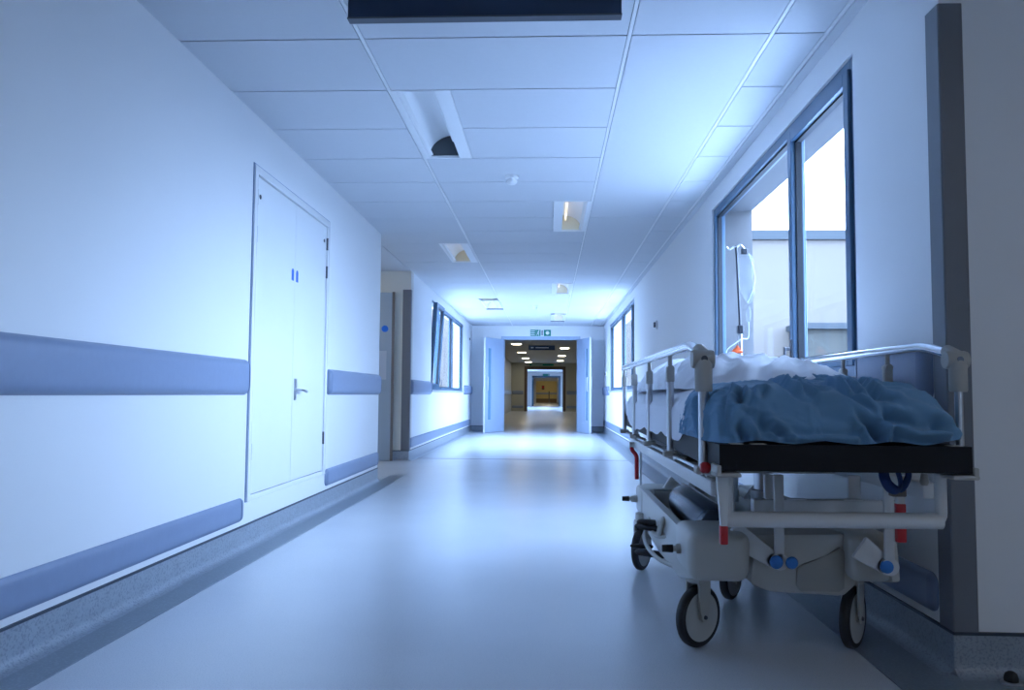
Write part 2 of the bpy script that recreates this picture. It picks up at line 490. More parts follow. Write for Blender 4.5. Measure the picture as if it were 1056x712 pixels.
crash('crash_rail', XR, -1, 6.2, 11.7, *RZ, .034, 'crash rail between the two windows of the right wall', 'wall rail', 'crash rails')
crash('crash_rail', XR, -1, 16.55, YE-.06, *RZ, .034, 'short crash rail at the far right end beside the double doors', 'wall rail', 'crash rails')
crash('bumper_rail', XL, 1, -3.0, 4.30, *BZ, .016, 'long blue-grey bumper strip low on the wall left of the cupboard doors', 'bumper strip', 'low bumpers', (0, 1))
crash('bumper_rail', XL, 1, 5.90, 7.735, *BZ, .016, 'blue-grey bumper strip low on the wall just beyond the cupboard doors', 'bumper strip', 'low bumpers')
crash('bumper_rail', XL2, 1, 10.17, 17.9, *BZ, .016, 'long low bumper strip under the far left window', 'bumper strip', 'low bumpers')
crash('bumper_rail', XR, -1, 2.665, YE-.1, *BZ, .016, 'low bumper strip on the right wall behind the trolley wheels', 'bumper strip', 'low bumpers')
# section beyond: rails
for nm, base, s, lab in (('crash_rail', SL, 1, 'crash rail on the left wall beyond the double doors'), ('crash_rail', SR, -1, 'crash rail on the right wall beyond the double doors')):
    crash(nm, base, s, 20, 39.8, *RZ, .034, lab, 'wall rail', 'crash rails')
crash('crash_rail', 40, -1, SL+.04, -1.25, *RZ, .034, 'dark rail left of the second doorway seen through the double doors', 'wall rail', 'crash rails', axis='x')
crash('crash_rail', 40, -1, .9, SR-.04, *RZ, .034, 'dark rail right of the second doorway seen through the double doors', 'wall rail', 'crash rails', axis='x')
crash('bumper_rail', 40, -1, SL+.04, -1.25, *BZ, .02, 'low bumper left of the second doorway seen through the double doors', 'bumper strip', 'low bumpers', axis='x')
crash('bumper_rail', 40, -1, .9, SR-.04, *BZ, .02, 'low bumper right of the second doorway seen through the double doors', 'bumper strip', 'low bumpers', axis='x')

# corner guards
def corner_guard(x, y, sx, sy, z0, z1, leg_x, leg_y, label, t=.007):
    """L section: corner at (x,y); wall solids lie towards -sx, -sy ... faces stand proud by t"""
    prof = [(x, y), (x+sx*leg_x, y), (x+sx*leg_x, y-sy*t*.6), (x+sx*(leg_x-.006), y-sy*t), (x-sx*t*.4, y-sy*t), (x-sx*t, y-sy*t*.4),
            (x-sx*t, y+sy*(leg_y-.006)), (x-sx*t*.6, y+sy*leg_y), (x, y+sy*leg_y)]
    bm = bm_new(); prism(bm, prof, 'z', z0, z1)
    tag(obj('mounted_corner_guard', bm, M['guard']), label, 'corner guard', 'corner guards')
corner_guard(XR, YC, 1, 1, .132, 2.113, .070, .085, 'tall dark grey corner guard on the right wall corner behind the trolley')
corner_guard(XL2, 10.1, -1, 1, .132, 2.17, .10, .07, 'tall dark grey corner guard at the far side of the left passage')

# ------------------------------------------------------------------ cupboard doors (door_1)
def cupboard():
    y0, y1, z0, z1 = 4.345, 5.875, .25, 2.125
    bm = bm_new(); w = .045
    xa, xb = XL-.09, XL+.012
    box(bm, xa, xb, y0, y0+w, z0, z1, .003); box(bm, xa, xb, y1-w, y1, z0, z1, .003)
    box(bm, xa, xb, y0+w, y1-w, z1-w, z1, .003); box(bm, xa, XL+.004, y0+w, y1-w, z0, z0+.03, .002)
    f = struct('door_1', bm, M['trimw'], 'white framed double cupboard doors in the left wall', cat='door')
    # coloured strip standing in for the dark shadow gap of the frame edge
    bm = bm_new(); box(bm, XL, XL+.005, y0-.010, y0, z0-.0, z1+.008); box(bm, XL, XL+.005, y0, y1+.01, z1, z1+.008); box(bm, XL, XL+.005, y1, y1+.008, z0, z1)
    g = obj('frame_seal', bm, M['rail'], f); 
    mid = (y0+y1)/2
    leaves = []
    for k, (a, b) in enumerate(((y0+w+.003, mid-.002), (mid+.002, y1-w-.003))):
        leaves.append(obj('door_leaf', qbox(XL-.045, XL-.002, a, b, z0+.034, z1-w-.004, .002), M['door'], f))
    bk = obj('back_panel', qbox(XL-.11, XL-.095, y0, y1, z0, z1), M['seal'], f)
    def lf(k, name, bm, m, label=None, smooth=False):
        o = obj(name, bm, m, leaves[k], smooth); 
        if label: o['label'] = label
    for k, yy in ((0, y0+w), (1, y1-w)):
        for zz in (1.95, 1.74, .52):
            bm = bm_new(); tube(bm, [(XL+.004, yy, zz-.045), (XL+.004, yy, zz+.045)], .008, 10)
            lf(k, 'hinge', bm, M['dsteel'], smooth=True)
        bm = bm_new(); yk = yy+(.065 if k == 0 else -.065)
        lathe(bm, [(0, .004), (.012, .004), (.013, 0), (0, 0)], Matrix.Translation((XL-.002, yk, 1.965)) @ Matrix.Rotation(PI/2, 4, 'Y'), 16)
        lf(k, 'keyhole_cover', bm, M['dsteel'])
    for k, dy in ((0, -.045), (1, .045)):
        bm = bm_new()
        lathe(bm, [(0, .002), (.021, .002), (.021, 0), (0, 0)], Matrix.Translation((XL-.002, mid+dy, 1.628)) @ Matrix.Rotation(PI/2, 4, 'Y'), 20)
        box(bm, XL-.002, XL-.0005, mid+dy-.021, mid+dy+.021, 1.572, 1.628)
        lf(k, 'fire_door_sticker', bm, M['bluesign'], 'small blue fire door sticker')
    bm = bm_new(); yh = mid+.05
    box(bm, XL-.002, XL+.006, yh-.016, yh+.016, .80, .94, .003)
    tube(bm, [(XL, yh, .865), (XL+.045, yh, .865)], .008, 10)
    tube(bm, fillet([(XL+.042, yh, .865), (XL+.048, yh+.03, .866), (XL+.046, yh+.11, .855)], .01), .008, 10)
    lf(1, 'lever_handle', bm, M['steel'], 'steel lever handle on a backplate', True)
cupboard()

# ------------------------------------------------------------------ far double doors
def swing(name, hinge, d, width, label, mirror):
    """leaf whose hinge edge is at hinge (x,y); d = unit direction towards free edge"""
    hx, hy = hinge; ux, uy = d
    nx, ny = -uy, ux
    mx = Matrix(((ux, nx, 0, hx), (uy, ny, 0, hy), (0, 0, 1, 0), (0, 0, 0, 1)))
    bm = bm_new(); t = .044
    # leaf around the narrow vision panel
    a, b, c, e = width-.27, width-.13, .28, 1.86
    box(bm, 0, a, -t/2, t/2, .008, 2.09); box(bm, b, width, -t/2, t/2, .008, 2.09)
    box(bm, a, b, -t/2, t/2, .008, c); box(bm, a, b, -t/2, t/2, e, 2.09)
    bmesh.ops.transform(bm, matrix=mx, verts=bm.verts[:])
    o = struct(name, bm, M['doorblue'], label, cat='door')
    bm = bm_new(); box(bm, a, b, -.004, .004, c, e); bmesh.ops.transform(bm, matrix=mx, verts=bm.verts[:])
    g = obj('vision_panel', bm, M['frost'], o); g['label'] = 'narrow tall glass vision panel'
    for sd in (-1, 1):
        bm = bm_new(); y = sd*(t/2+.03)
        tube(bm, fillet([(width-.07, sd*t/2, .92), (width-.07, y, .92), (width-.07, y, 1.22), (width-.07, sd*t/2, 1.22)], .02), .010, 10)
        bmesh.ops.transform(bm, matrix=mx, verts=bm.verts[:]); obj('pull_handle', bm, M['steel'], o, True)
        bm = bm_new(); box(bm, .02, width-.02, sd*(t/2), sd*(t/2+.002), .02, .22) if sd > 0 else box(bm, .02, width-.02, -t/2-.002, -t/2, .02, .22)
        bmesh.ops.transform(bm, matrix=mx, verts=bm.verts[:]); obj('kick_plate', bm, M['doorblue'], o)
    bm = bm_new(); box(bm, width, width+.002, -t/2, t/2, .008, 2.09); bmesh.ops.transform(bm, matrix=mx, verts=bm.verts[:]); obj('edge_strip', bm, M['trimw'], o)  # white strip paints in the light on the leaf's free edge
dL = Vector((-.363, -.75)).normalized(); dR = Vector((.23, -.79)).normalized()
swing('door_2', (OX0-.01, YE-.03), dL, .83, 'left leaf of the far double doors, open towards the camera', 0)
swing('door_3', (OX1+.01, YE-.03), dR, .83, 'right leaf of the far double doors, open towards the camera', 1)

# passage door (open, seen almost flat on)
def passage_door():
    d = Vector((-.93, -.20)).normalized(); hx, hy = -1.985, 10.03
    mx = Matrix(((d.x, -d.y, 0, hx), (d.y, d.x, 0, hy), (0, 0, 1, 0), (0, 0, 0, 1)))
    def B(*a, **k):
        bm = bm_new(); box(bm, *a, **k); bmesh.ops.transform(bm, matrix=mx, verts=bm.verts[:]); return bm
    o = struct('door_4', B(0, .9, -.022, .022, .01, 2.12), M['doorgrey'], 'grey-blue door standing open in the left side passage', cat='door')
    e = obj('edge_strip', B(-.035, -.001, -.026, .026, .005, 2.13), M['edge'], o); e['label'] = 'brown edge strip'
    # the face towards the camera is local +y side (d rotated): put sticker on it
    bm = bm_new(); lathe(bm, [(0, .004), (.042, .004), (.042, 0), (0, 0)], Matrix.Translation((.085, .022, 1.66)) @ Matrix.Rotation(-PI/2, 4, 'X'), 24)
    bmesh.ops.transform(bm, matrix=mx, verts=bm.verts[:]); s = obj('fire_door_sticker', bm, M['bluesign'], o); s['label'] = 'round blue sticker'
    s = obj('push_plate', B(.06, .16, .022, .025, 1.02, 1.38), M['steel'], o)
passage_door()

# ------------------------------------------------------------------ windows
def rect_frame(bm, x0, x1, y0, y1, z0, z1, w, bev=.003):
    box(bm, x0, x1, y0, y0+w, z0, z1, bev, 1); box(bm, x0, x1, y1-w, y1, z0, z1, bev, 1)
    box(bm, x0, x1, y0+w, y1-w, z0, z0+w, bev, 1); box(bm, x0, x1, y0+w, y1-w, z1-w, z1, bev, 1)

def window(name, wx, s, hole, mull, label, sashes, fw=.05, openk=None, reveal=False):
    """wx = inner wall face, s = outward direction (+1 right wall)"""
    y0, y1, z0, z1 = hole
    def X(a, b): return (wx+s*a, wx+s*b) if s > 0 else (wx+s*b, wx+s*a)
    bm = bm_new()
    rect_frame(bm, *X(.012, .085), y0, y1, z0, z1, fw)
    for m in mull: box(bm, *X(.012, .085), m-.03, m+.03, z0+fw, z1-fw, .003, 1)
    o = struct(name, bm, M['frame'], label, cat='window')
    sill = obj('window_sill', qbox(*(X(-.03, .012)), y0-.03, y1+.03, z0-.028, z0+.002, .004), M['sillm'], o)
    edges = [y0+fw]+[v for m in mull for v in (m-.03, m+.03)]+[y1-fw]
    bays = list(zip(edges[::2], edges[1::2]))
    for k, (a, b) in enumerate(bays):
        if k in sashes:
            sw = .055
            bm = bm_new(); rect_frame(bm, *X(-.004, .062), a-.008, b+.008, z0+fw-.008, z1-fw+.008, sw)
            sa = obj('sash', bm, M['frame'], o)
            bm = bm_new(); rect_frame(bm, *X(.02, .05), a+sw-.010, b-sw+.010, z0+fw+sw-.010, z1-fw-sw+.010, .012, 0)
            ss = obj('seal', bm, M['seal'], sa)
            bm = bm_new(); box(bm, *X(.032, .040), a+sw-.008, b-sw+.008, z0+fw+sw-.008, z1-fw-sw+.008)
            g = obj('pane', bm, M['glass'], sa)
            bm = bm_new(); yh = b-.03; zh = z0+.16
            box(bm, *X(-.014, -.004), yh-.014, yh+.014, zh-.05, zh+.05, .004); box(bm, *X(-.042, -.014), yh-.009, yh+.009, zh-.009, zh+.009, .003)
            box(bm, *X(-.048, -.036), yh-.010, yh+.010, zh-.12, zh+.01, .004)
            obj('window_handle', bm, M['dsteel'], sa)
            if openk == k:      # tilted inwards about the bottom edge
                hz = z0+fw; ang = math.radians(3.5)*(-s)
                mt = Matrix.Translation((wx, 0, hz)) @ Matrix.Rotation(ang, 4, 'Y') @ Matrix.Translation((-wx, 0, -hz))
                for q in [sa]+list(sa.children): q.data.transform(mt)
        else:
            bm = bm_new(); rect_frame(bm, *X(.03, .06), a-.002, b+.002, z0+fw-.002, z1-fw+.002, .014, 0)
            obj('seal', bm, M['seal'], o)
            bm = bm_new(); box(bm, *X(.040, .048), a, b, z0+fw, z1-fw)
            obj('pane', bm, M['glass'], o)
    if reveal:
        bm = bm_new(); xa, xb = X(.087, .302)
        box(bm, xa, xb, y1-.006, y1+.002, z0, z1); box(bm, xa, xb, y0-.002, y0+.006, z0, z1); box(bm, xa, xb, y0, y1, z1-.006, z1+.002)
        obj('reveal_lining', bm, M['soffitw'], o)
        bm = bm_new(); xa, xb = X(.087, .33); box(bm, xa, xb, y0, y1, z0-.02, z0+.006); obj('outer_sill', bm, M['seal'], o)
    return o
window('window_1', XR, 1, W1, [4.22], 'large dark framed window in the right wall above the trolley', [0], fw=.055, reveal=True)
window('window_2', XR, 1, W3, [12.30, 13.95], 'far dark framed window in the right wall', [])
window('window_3', XL2, -1, W2, [12.85, 14.65], 'far dark framed window in the left wall with a tilted sash', [0], openk=0)
window('window_6', 4.0, 1, W6, [], 'window of the junction behind the camera', [])  # window added out of view to bring light from behind the camera
for n, wx, s in (('window_4', SL, -1),):
    window(n, wx, s, W5, [46.5, 50], 'window of the corridor section beyond the second doorway', [])

# ------------------------------------------------------------------ luminaires
def luminaire(x0, x1, y0, y1, mir, lit, label):
    t = thing('ceiling_light', label, 'ceiling light', ((x0+x1)/2, (y0+y1)/2, HC), 'recessed ceiling lights')
    W = x1-x0
    def X(u): return (x0+u) if not mir else (x1-u)
    # rim flanges (u measured from the vaulted side)
    bm = bm_new()
    for a, b in ((0, .030), (W-.082, W)):
        xa, xb = sorted((X(a), X(b))); box(bm, xa, xb, y0, y1, HC-.004, HC+.012, .002, 1)
    xa, xb = sorted((X(.030), X(W-.082)))
    box(bm, xa, xb, y0, y0+.012, HC-.004, HC+.012); box(bm, xa, xb, y1-.012, y1, HC-.004, HC+.012)
    obj('trim_frame', bm, M['lumbody'], t)
    a, b = .030, W-.082; H = .135
    # vault profile: quarter ellipse from the left lip up to the top, then a steep far side
    n = 10; arc = [(a+(b-a)*.86*(1-math.cos(k/n*PI/2)), HC+.012+H*math.sin(k/n*PI/2)) for k in range(n+1)]
    arc += [(b-.012, HC+.012+H), (b, HC+.012)]
    bm = bm_new()
    th = .004
    outer = [(u+(-th if i < 6 else (th if i > len(arc)-3 else 0)), z+th) for i, (u, z) in enumerate(arc)]
    pr = [(X(u), z) for u, z in arc]+[(X(u), z) for u, z in reversed(outer)]
    prism(bm, pr, 'y', y0+.012, y1-.012); obj('reflector', bm, M['reflect'], t, smooth=True)
    for yy, nm in ((y0+.013, 0), (y1-.018, 1)):
        bm = bm_new(); prism(bm, [(X(u), z) for u, z in arc], 'y', yy, yy+.004)
        obj('end_plate', bm, M['lumend'] if lit else M['lumdark'], t)
    # curved perforated diffuser strip beside the lip
    bm = bm_new()
    s0 = [(a+.004+.018*(1-math.cos(k/6*PI/2)), HC+.001+.016*math.sin(k/6*PI/2)) for k in range(7)]
    pr = [(X(u), z) for u, z in s0]+[(X(u+.003), z-.001) for u, z in reversed(s0)]
    prism(bm, pr, 'y', y0+.014, y1-.02); obj('diffuser', bm, M['lumbody'], t, smooth=True)
    bm = bm_new(); tube(bm, [(X(b-.035), y0+.06, HC+.10), (X(b-.035), y1-.06, HC+.10)], .011, 10)
    obj('lamp_tube', bm, M['tube'] if lit else M['lumbody'], t, smooth=True)
labs = ['nearest recessed ceiling light, unlit with a dark end plate, left of centre', 'small bright recessed light right of centre beyond the smoke detector',
        'recessed ceiling light left of centre, second along its row', 'recessed ceiling light right of centre, second along its row',
        'far recessed ceiling light in the left row near the far window', 'farthest recessed ceiling light just before the exit sign']
for l, s in zip(LUMS, labs): luminaire(*l, s)

def smoke(x, y, label, r=.05):
    t = thing('smoke_detector', label, 'smoke detector', (x, y, HC), 'smoke detectors')
    bm = bm_new(); lathe(bm, [(0, 0), (r, 0), (r, -.012), (r*.92, -.018), (0, -.018)], Matrix.Translation((x, y, HC)), 24); obj('base', bm, M['lumbody'], t, True)
    bm = bm_new(); lathe(bm, [(r*.55, -.018), (r*.55, -.03), (r*.78, -.034), (r*.74, -.048), (r*.45, -.06), (0, -.062)], Matrix.Translation((x, y, HC)), 24); obj('sensor_head', bm, M['lumbody'], t, True)
smoke(-.27, 5.66, 'white round smoke detector on the ceiling left of centre')
smoke(-.24, 14.1, 'tiny far smoke detector on the ceiling before the exit sign', .045)

# ------------------------------------------------------------------ signs
def text_mesh(txt, size, mxp, ext=.001):
    cu = bpy.data.curves.new('t', 'FONT'); cu.body = txt; cu.size = size; cu.extrude = ext
    ob = bpy.data.objects.new('t', cu); COL.objects.link(ob)
    dg = bpy.context.evaluated_depsgraph_get(); me = bpy.data.meshes.new_from_object(ob.evaluated_get(dg))
    bm = bm_new(); bm.from_mesh(me); bmesh.ops.transform(bm, matrix=mxp, verts=bm.verts[:])
    bpy.data.objects.remove(ob); bpy.data.curves.remove(cu); return bm

t = thing('hanging_sign', 'dark navy hanging sign box at the top centre of the picture', 'sign', (-.25, 2.9, 2.25))
obj('sign_board', qbox(-.755, .262, 2.88, 2.92, 2.25, HC+.0-.004, .002), M['navy'], t)
obj('edge_profile', qbox(-.757, .264, 2.878, 2.922, 2.243, 2.25, .001), M['dsteel'], t)
t = thing('exit_sign', 'green and white fire exit sign above the far double doors', 'sign', (-.19, YE, 2.16))
zz0, zz1 = 2.165, 2.325
obj('sign_board', qbox(-.43, .055, YE-.02, YE, zz0, zz1, .002), M['white'], t)
bm = bm_new()
for a, b in ((-.422, -.29), (-.285, -.185), (-.115, .047)): box(bm, a, b, YE-.023, YE-.02, zz0+.008, zz1-.008)
obj('green_panel', bm, M['green'], t)
bm = bm_new()
for zc in (2.205, 2.245, 2.285): box(bm, -.414, -.318, YE-.0255, YE-.023, zc-.008, zc+.008)
obj('lettering', bm, M['white'], t)
bm = bm_new()   # running figure
R = Matrix.Translation((-.225, YE-.023, 2.298)) @ Matrix.Rotation(PI/2, 4, 'X')
lathe(bm, [(0, .002), (.013, .002), (.013, 0), (0, 0)], R, 14)
for a, b, w in (((-.235, 2.28), (-.245, 2.235), .010), ((-.245, 2.238), (-.222, 2.212), .007), ((-.222, 2.212), (-.228, 2.185), .006), ((-.247, 2.236), (-.262, 2.210), .007), ((-.262, 2.210), (-.278, 2.204), .006), ((-.236, 2.274), (-.212, 2.252), .005), ((-.238, 2.272), (-.262, 2.262), .005)):
    tube(bm, [(a[0], YE-.024, a[1]), (b[0], YE-.024, b[1])], w, 8)
obj('running_figure', bm, M['white'], t)
bm = bm_new(); box(bm, -.165, -.14, YE-.023, YE-.02, zz0+.02, zz1-.02); obj('door_symbol', bm, M['seal'], t)
bm = bm_new()
lathe(bm, [(0, .003), (.042, .003), (.042, 0), (0, 0)], Matrix.Translation((-.03, YE-.023, 2.245)) @ Matrix.Rotation(PI/2, 4, 'X'), 20)
obj('round_symbol', bm, M['white'], t)
t = thing('hanging_sign', 'navy direction sign hanging beyond the far double doors', 'sign', (-.18, 22, 2.05))
obj('sign_board', qbox(-.55, .17, 21.98, 22.02, 2.06, 2.19, .002), M['navy'], t)
bm = bm_new(); box(bm, -.36, .0, 21.974, 21.98, 2.115, 2.135); prism(bm, [(-.50, 2.125), (-.45, 2.10), (-.45, 2.15)], 'y', 21.974, 21.98); box(bm, -.45, -.41, 21.974, 21.98, 2.117, 2.133)
obj('arrow_and_lettering', bm, M['white'], t)
for x in (-.45, .07):
    bm = bm_new(); tube(bm, [(x, 22, 2.185), (x, 22, HC)], .006, 8); obj('suspension_rod', bm, M['steel'], t)
t = thing('fire_exit_board', 'dark green sign above the second doorway beyond the double doors', 'sign', (-.2, 40, 2.25))
obj('sign_board', qbox(-.95, .25, 39.95, 40, 2.26, 2.36, .002), M['green'], t)
bm = bm_new(); box(bm, -.85, -.3, 39.945, 39.95, 2.30, 2.32); obj('lettering', bm, M['white'], t)
t = thing('exit_sign', 'small green exit sign above the third doorway', 'sign', (-.2, 58, 2.2))
obj('sign_board', qbox(-.42, .05, 57.95, 58, 2.16, 2.32, .002), M['green'], t)
bm = bm_new(); box(bm, -.05, 0, 57.945, 57.95, 2.21, 2.27); obj('lettering', bm, M['white'], t)

# small wall fittings of unknown kind
def fitting(name, x, s, y, z, w, h, d, label, cat):
    t = thing(name, label, cat, (x, y, z))
    xa, xb = sorted((x, x+s*d)); obj('backplate', qbox(xa, xb, y-w/2, y+w/2, z-h/2, z+h/2, .004), M['lumbody'], t)
    xa, xb = sorted((x+s*d, x+s*(d+.02))); obj('button', qbox(xa, xb, y-w*.25, y+w*.25, z-h*.3, z+h*.3, .004), M['dsteel'], t)
fitting('wall_switch', XR, -1, 9.3, 1.66, .09, .10, .02, 'small grey switch on the right wall between the two windows', 'switch')
fitting('wall_switch', XR, -1, 17.4, 1.30, .09, .09, .02, 'tiny wall switch at the far end of the right wall', 'switch')
fitting('wall_switch', XL2, 1, 17.5, 2.05, .08, .08, .02, 'tiny fitting high at the far end of the left wall', 'fitting')

# door stop on the floor at the lower right corner
t = thing('door_stop', 'black domed door stop on the floor at the bottom right corner', 'door stop', (1.375, 2.50, 0))
bm = bm_new(); lathe(bm, [(0, 0), (.030, 0), (.030, .004), (.024, .008), (0, .008)], Matrix.Translation((1.375, 2.50, .0024)), 24); obj('base_plate', bm, M['steel'], t, True)
bm = bm_new(); lathe(bm, [(.020, .008), (.020, .018), (.016, .030), (.008, .036), (0, .037)], Matrix.Translation((1.375, 2.50, .0024)), 20); obj('rubber_dome', bm, M['black'], t, True)

# ceiling lights beyond the double doors
for k, (x, y) in enumerate([(-1.0, 24.8), (-1.0, 29.8), (-1.0, 34.6), (-.98, 38.6), (.53, 26.9), (.53, 32.3), (.53, 37)]):
    side = 'left' if x < 0 else 'right'; row = ['nearest', 'second', 'third', 'last'][k if k < 4 else k-4]
    t = thing('ceiling_light', f'{row} lit ceiling light of the {side} row beyond the double doors', 'ceiling light', (x, y, HC), 'lit ceiling lights beyond the doors')
    bm = bm_new()
    box(bm, x-.17, x-.14, y-.31, y+.31, HC-.02, HC); box(bm, x+.14, x+.17, y-.31, y+.31, HC-.02, HC); box(bm, x-.14, x+.14, y-.31, y-.27, HC-.02, HC); box(bm, x-.14, x+.14, y+.27, y+.31, HC-.02, HC)
    obj('trim_frame', bm, M['lumbody'], t); obj('diffuser', qbox(x-.14, x+.14, y-.27, y+.27, HC-.015, HC-.005), M['panel'], t)
for k, y in enumerate((62., 68., 77.5)):
    t = thing('ceiling_light', ['lit ceiling light just past the third doorway', 'lit ceiling light in the middle of the fourth section', 'lit ceiling light before the yellow end wall'][k], 'ceiling light', (-.2, y, HC), 'lit ceiling lights far away')
    obj('trim_frame', qbox(-.53, .13, y-.33, y+.33, HC-.012, HC), M['lumbody'], t); obj('diffuser', qbox(-.5, .1, y-.3, y+.3, HC-.02, HC-.012), M['panel'], t)
for k, (x, y) in enumerate(((2.6, .6), (.2, -1.4))):  # fill panels added out of view to light the trolley front and corner wall
    t = thing('ceiling_light', ['lit ceiling panel of the junction right of the camera', 'lit ceiling panel of the junction behind the camera'][k], 'ceiling light', (x, y, HC), 'lit junction ceiling panels')
    obj('trim_frame', qbox(x-.31, x+.31, y-.31, y+.31, HC-.012, HC-.001), M['lumbody'], t); obj('diffuser', qbox(x-.28, x+.28, y-.28, y+.28, HC-.022, HC-.012), M['jpanel'], t)
t = thing('ceiling_light', 'lit ceiling panel inside the left side passage', 'ceiling light', (-2.7, 8.9, HC))  # panel added out of sight to brighten the passage door and wall
obj('trim_frame', qbox(-2.86, -2.54, 8.58, 9.22, HC-.012, HC-.001), M['lumbody'], t); obj('diffuser', qbox(-2.84, -2.56, 8.6, 9.2, HC-.022, HC-.012), M['ppanel'], t)
# objects at the yellow end
t = thing('notice_board', 'small dark red notice on the far yellow wall', 'notice', (-.55, 80, 1.4)); obj('board', qbox(-.68, -.42, 79.96, 80, 1.30, 1.72), M['brown'], t); obj('paper', qbox(-.64, -.46, 79.955, 79.96, 1.45, 1.66), M['red'], t)
tag(obj('side_cupboard', qbox(SL+.02, SR-.02, 79.5, 79.98, 0, .42, .02), M['brown']), 'low brown bench along the far yellow wall', 'bench')
crash('crash_rail', 80, -1, SL+.04, SR-.04, *RZ, .03, 'rail across the far yellow wall', 'wall rail', 'crash rails', axis='x')
t = thing('drip_stand', 'thin dark stand in front of the far yellow wall', 'stand', (.05, 77, 0))
bm = bm_new(); tube(bm, [(.05, 77, .05), (.05, 77, 1.15)], .05, 8); obj('pole', bm, M['dsteel'], t)
bm = bm_new(); lathe(bm, [(0, 0), (.28, 0), (.28, .04), (.06, .08), (0, .08)], Matrix.Translation((.05, 77, 0)), 16); obj('base', bm, M['dsteel'], t)

# ------------------------------------------------------------------ exterior
tag(obj('paved_ground', qbox(XR+TH, 60, -20, 90, -.25, -.22), M['ground']), 'paved ground outside the right windows', 'ground', kind='structure')
tag(obj('paved_ground', qbox(-60, -3.9, -20, 90, -.25, -.22), M['ground']), 'paved ground outside the left windows', 'ground', kind='structure')
t = thing('opposite_building', 'pale rendered building with a dark coping across the yard', 'building', (14, 22, -.22))
obj('wall', qbox(1.60, 30, 20, 26, -.22, 4.72), M['facade'], t)
obj('coping', qbox(1.60, 30.1, 19.9, 26.1, 4.72, 4.95), M['facadeb'], t)
t = thing('glazed_annexe', 'low glazed annexe with a dark roof edge seen through the near window pane', 'building', (10, 19.5, -.22))
obj('roof', qbox(5.83, 14.2, 18.9, 19.95, 2.42, 2.56), M['facadeb'], t)
obj('wall', qbox(5.9, 14.1, 19.05, 19.95, -.22, 2.42), M['extglass'], t)
for k in range(8):
    x = 5.9+k*1.1; obj('mullion', qbox(x, x+.08, 18.98, 19.05, -.22, 2.42), M['facade'], t)
t = thing('courtyard_building', 'pale building seen through the far left window', 'building', (-7, 22, -.22))
obj('wall', qbox(-14, -2.10, 21, 27, -.22, 4.2), M['facade'], t)
obj('coping', qbox(-14.1, -2.10, 20.9, 27.1, 4.2, 4.4), M['facadeb'], t)

# ------------------------------------------------------------------ hospital trolley
TX, TY = .79, 3.35
T = thing('hospital_trolley', 'cream and chrome hospital trolley bed on castors parked along the right wall', 'hospital bed', (TX, TY, 0))
def part(name, bm, m, parent=T, smooth=False, label=None): return obj(name, bm, m, parent, smooth, label)

# mattress slab: thick black vinyl, higher towards the head
def slab():
    bm = bm_new(); nx, ny = 10, 26
    x0, x1 = .430, 1.05; y0, y1 = 2.05, 4.55
    def zt(y): return .727+.018*min(1, max(0, (y-2.3)/2.0))
    prof = []
    h = .066
    for i, y in enumerate([y0+(y1-y0)*k/ny for k in range(ny+1)]):
        z = zt(y); prof.append((y, z))
    prof += [(y, z-h) for y, z in reversed(prof)]
    prism(bm, prof, 'x', x0, x1, 0)
    es = [e for e in bm.edges if len(e.link_faces) == 2 and e.calc_face_angle(0) > .6]
    ve = [e for e in es if abs(e.verts[0].co.y-e.verts[1].co.y) < 1e-4 and abs(e.verts[0].co.x-e.verts[1].co.x) < 1e-4]
    bmesh.ops.bevel(bm, geom=es, offset=.012, segments=3, profile=.5, affect='EDGES')
    return bm
mt = part('mattress', slab(), M['vinylblk'], smooth=True, label='thin black vinyl mattress')
for x, w in ((.475, .03), (.53, .035), (1.015, .03)):
    obj('care_tag', qbox(x-w/2, x+w/2, 2.052, 2.085, .7275, .7295), M['greyp'], mt)
for sx, x in ((-1, .452), (1, 1.034)):
    bm = bm_new()
    box(bm, x-.032, x+.032, 2.045, 2.12, .645, .656, .004); box(bm, x+sx*.024-.006, x+sx*.024+.006, 2.045, 2.12, .650, .675, .003)
    part('corner_bracket', bm, M['greyp'], smooth=True)

# platform frame
bm = bm_new()
for x in (.475, 1.06): box(bm, x-.02, x+.02, 2.30, 4.52, .566, .612, .008)
for y in (3.0, 3.7, 4.48): box(bm, .495, 1.04, y-.018, y+.018, .568, .606, .006)
for y in (2.4, 3.0, 3.7, 4.4):
    for x in (.475, 1.06): box(bm, x-.012, x+.012, y-.02, y+.02, .61, .668)
part('platform_frame', bm, M['powder'], smooth=True)
bm = bm_new(); prism(bm, [(3.05, .565), (4.3, .575), (4.3, .583), (3.05, .573)], 'x', .52, 1.02)
part('xray_tray', bm, M['greyp'], label='pale underside tray')

# push bar at the foot end
bm = bm_new()
tube(bm, fillet([(1.018, 2.15, .65), (1.018, 2.15, .53), (.93, 2.15, .53)], .02), .015, 12)
tube(bm, [(1.018, 2.15, .529), (.462, 2.15, .526)], .021, 16)
tube(bm, [(.470, 2.15, .53), (.470, 2.15, .65)], .016, 12)
part('push_bar', bm, M['powder'], smooth=True)
bm = bm_new(); box(bm, .67, 1.14, 2.68, 2.72, .468, .512, .006); box(bm, .71, .75, 2.69, 2.71, .512, .592, .004); box(bm, .98, 1.02, 2.69, 2.71, .512, .592, .004)
part('cross_beam', bm, M['powder'], smooth=True)
for x in (.81, .99):
    part('beam_tag', qbox(x-.03, x+.03, 2.676, 2.70, .512, .515), M['white'])

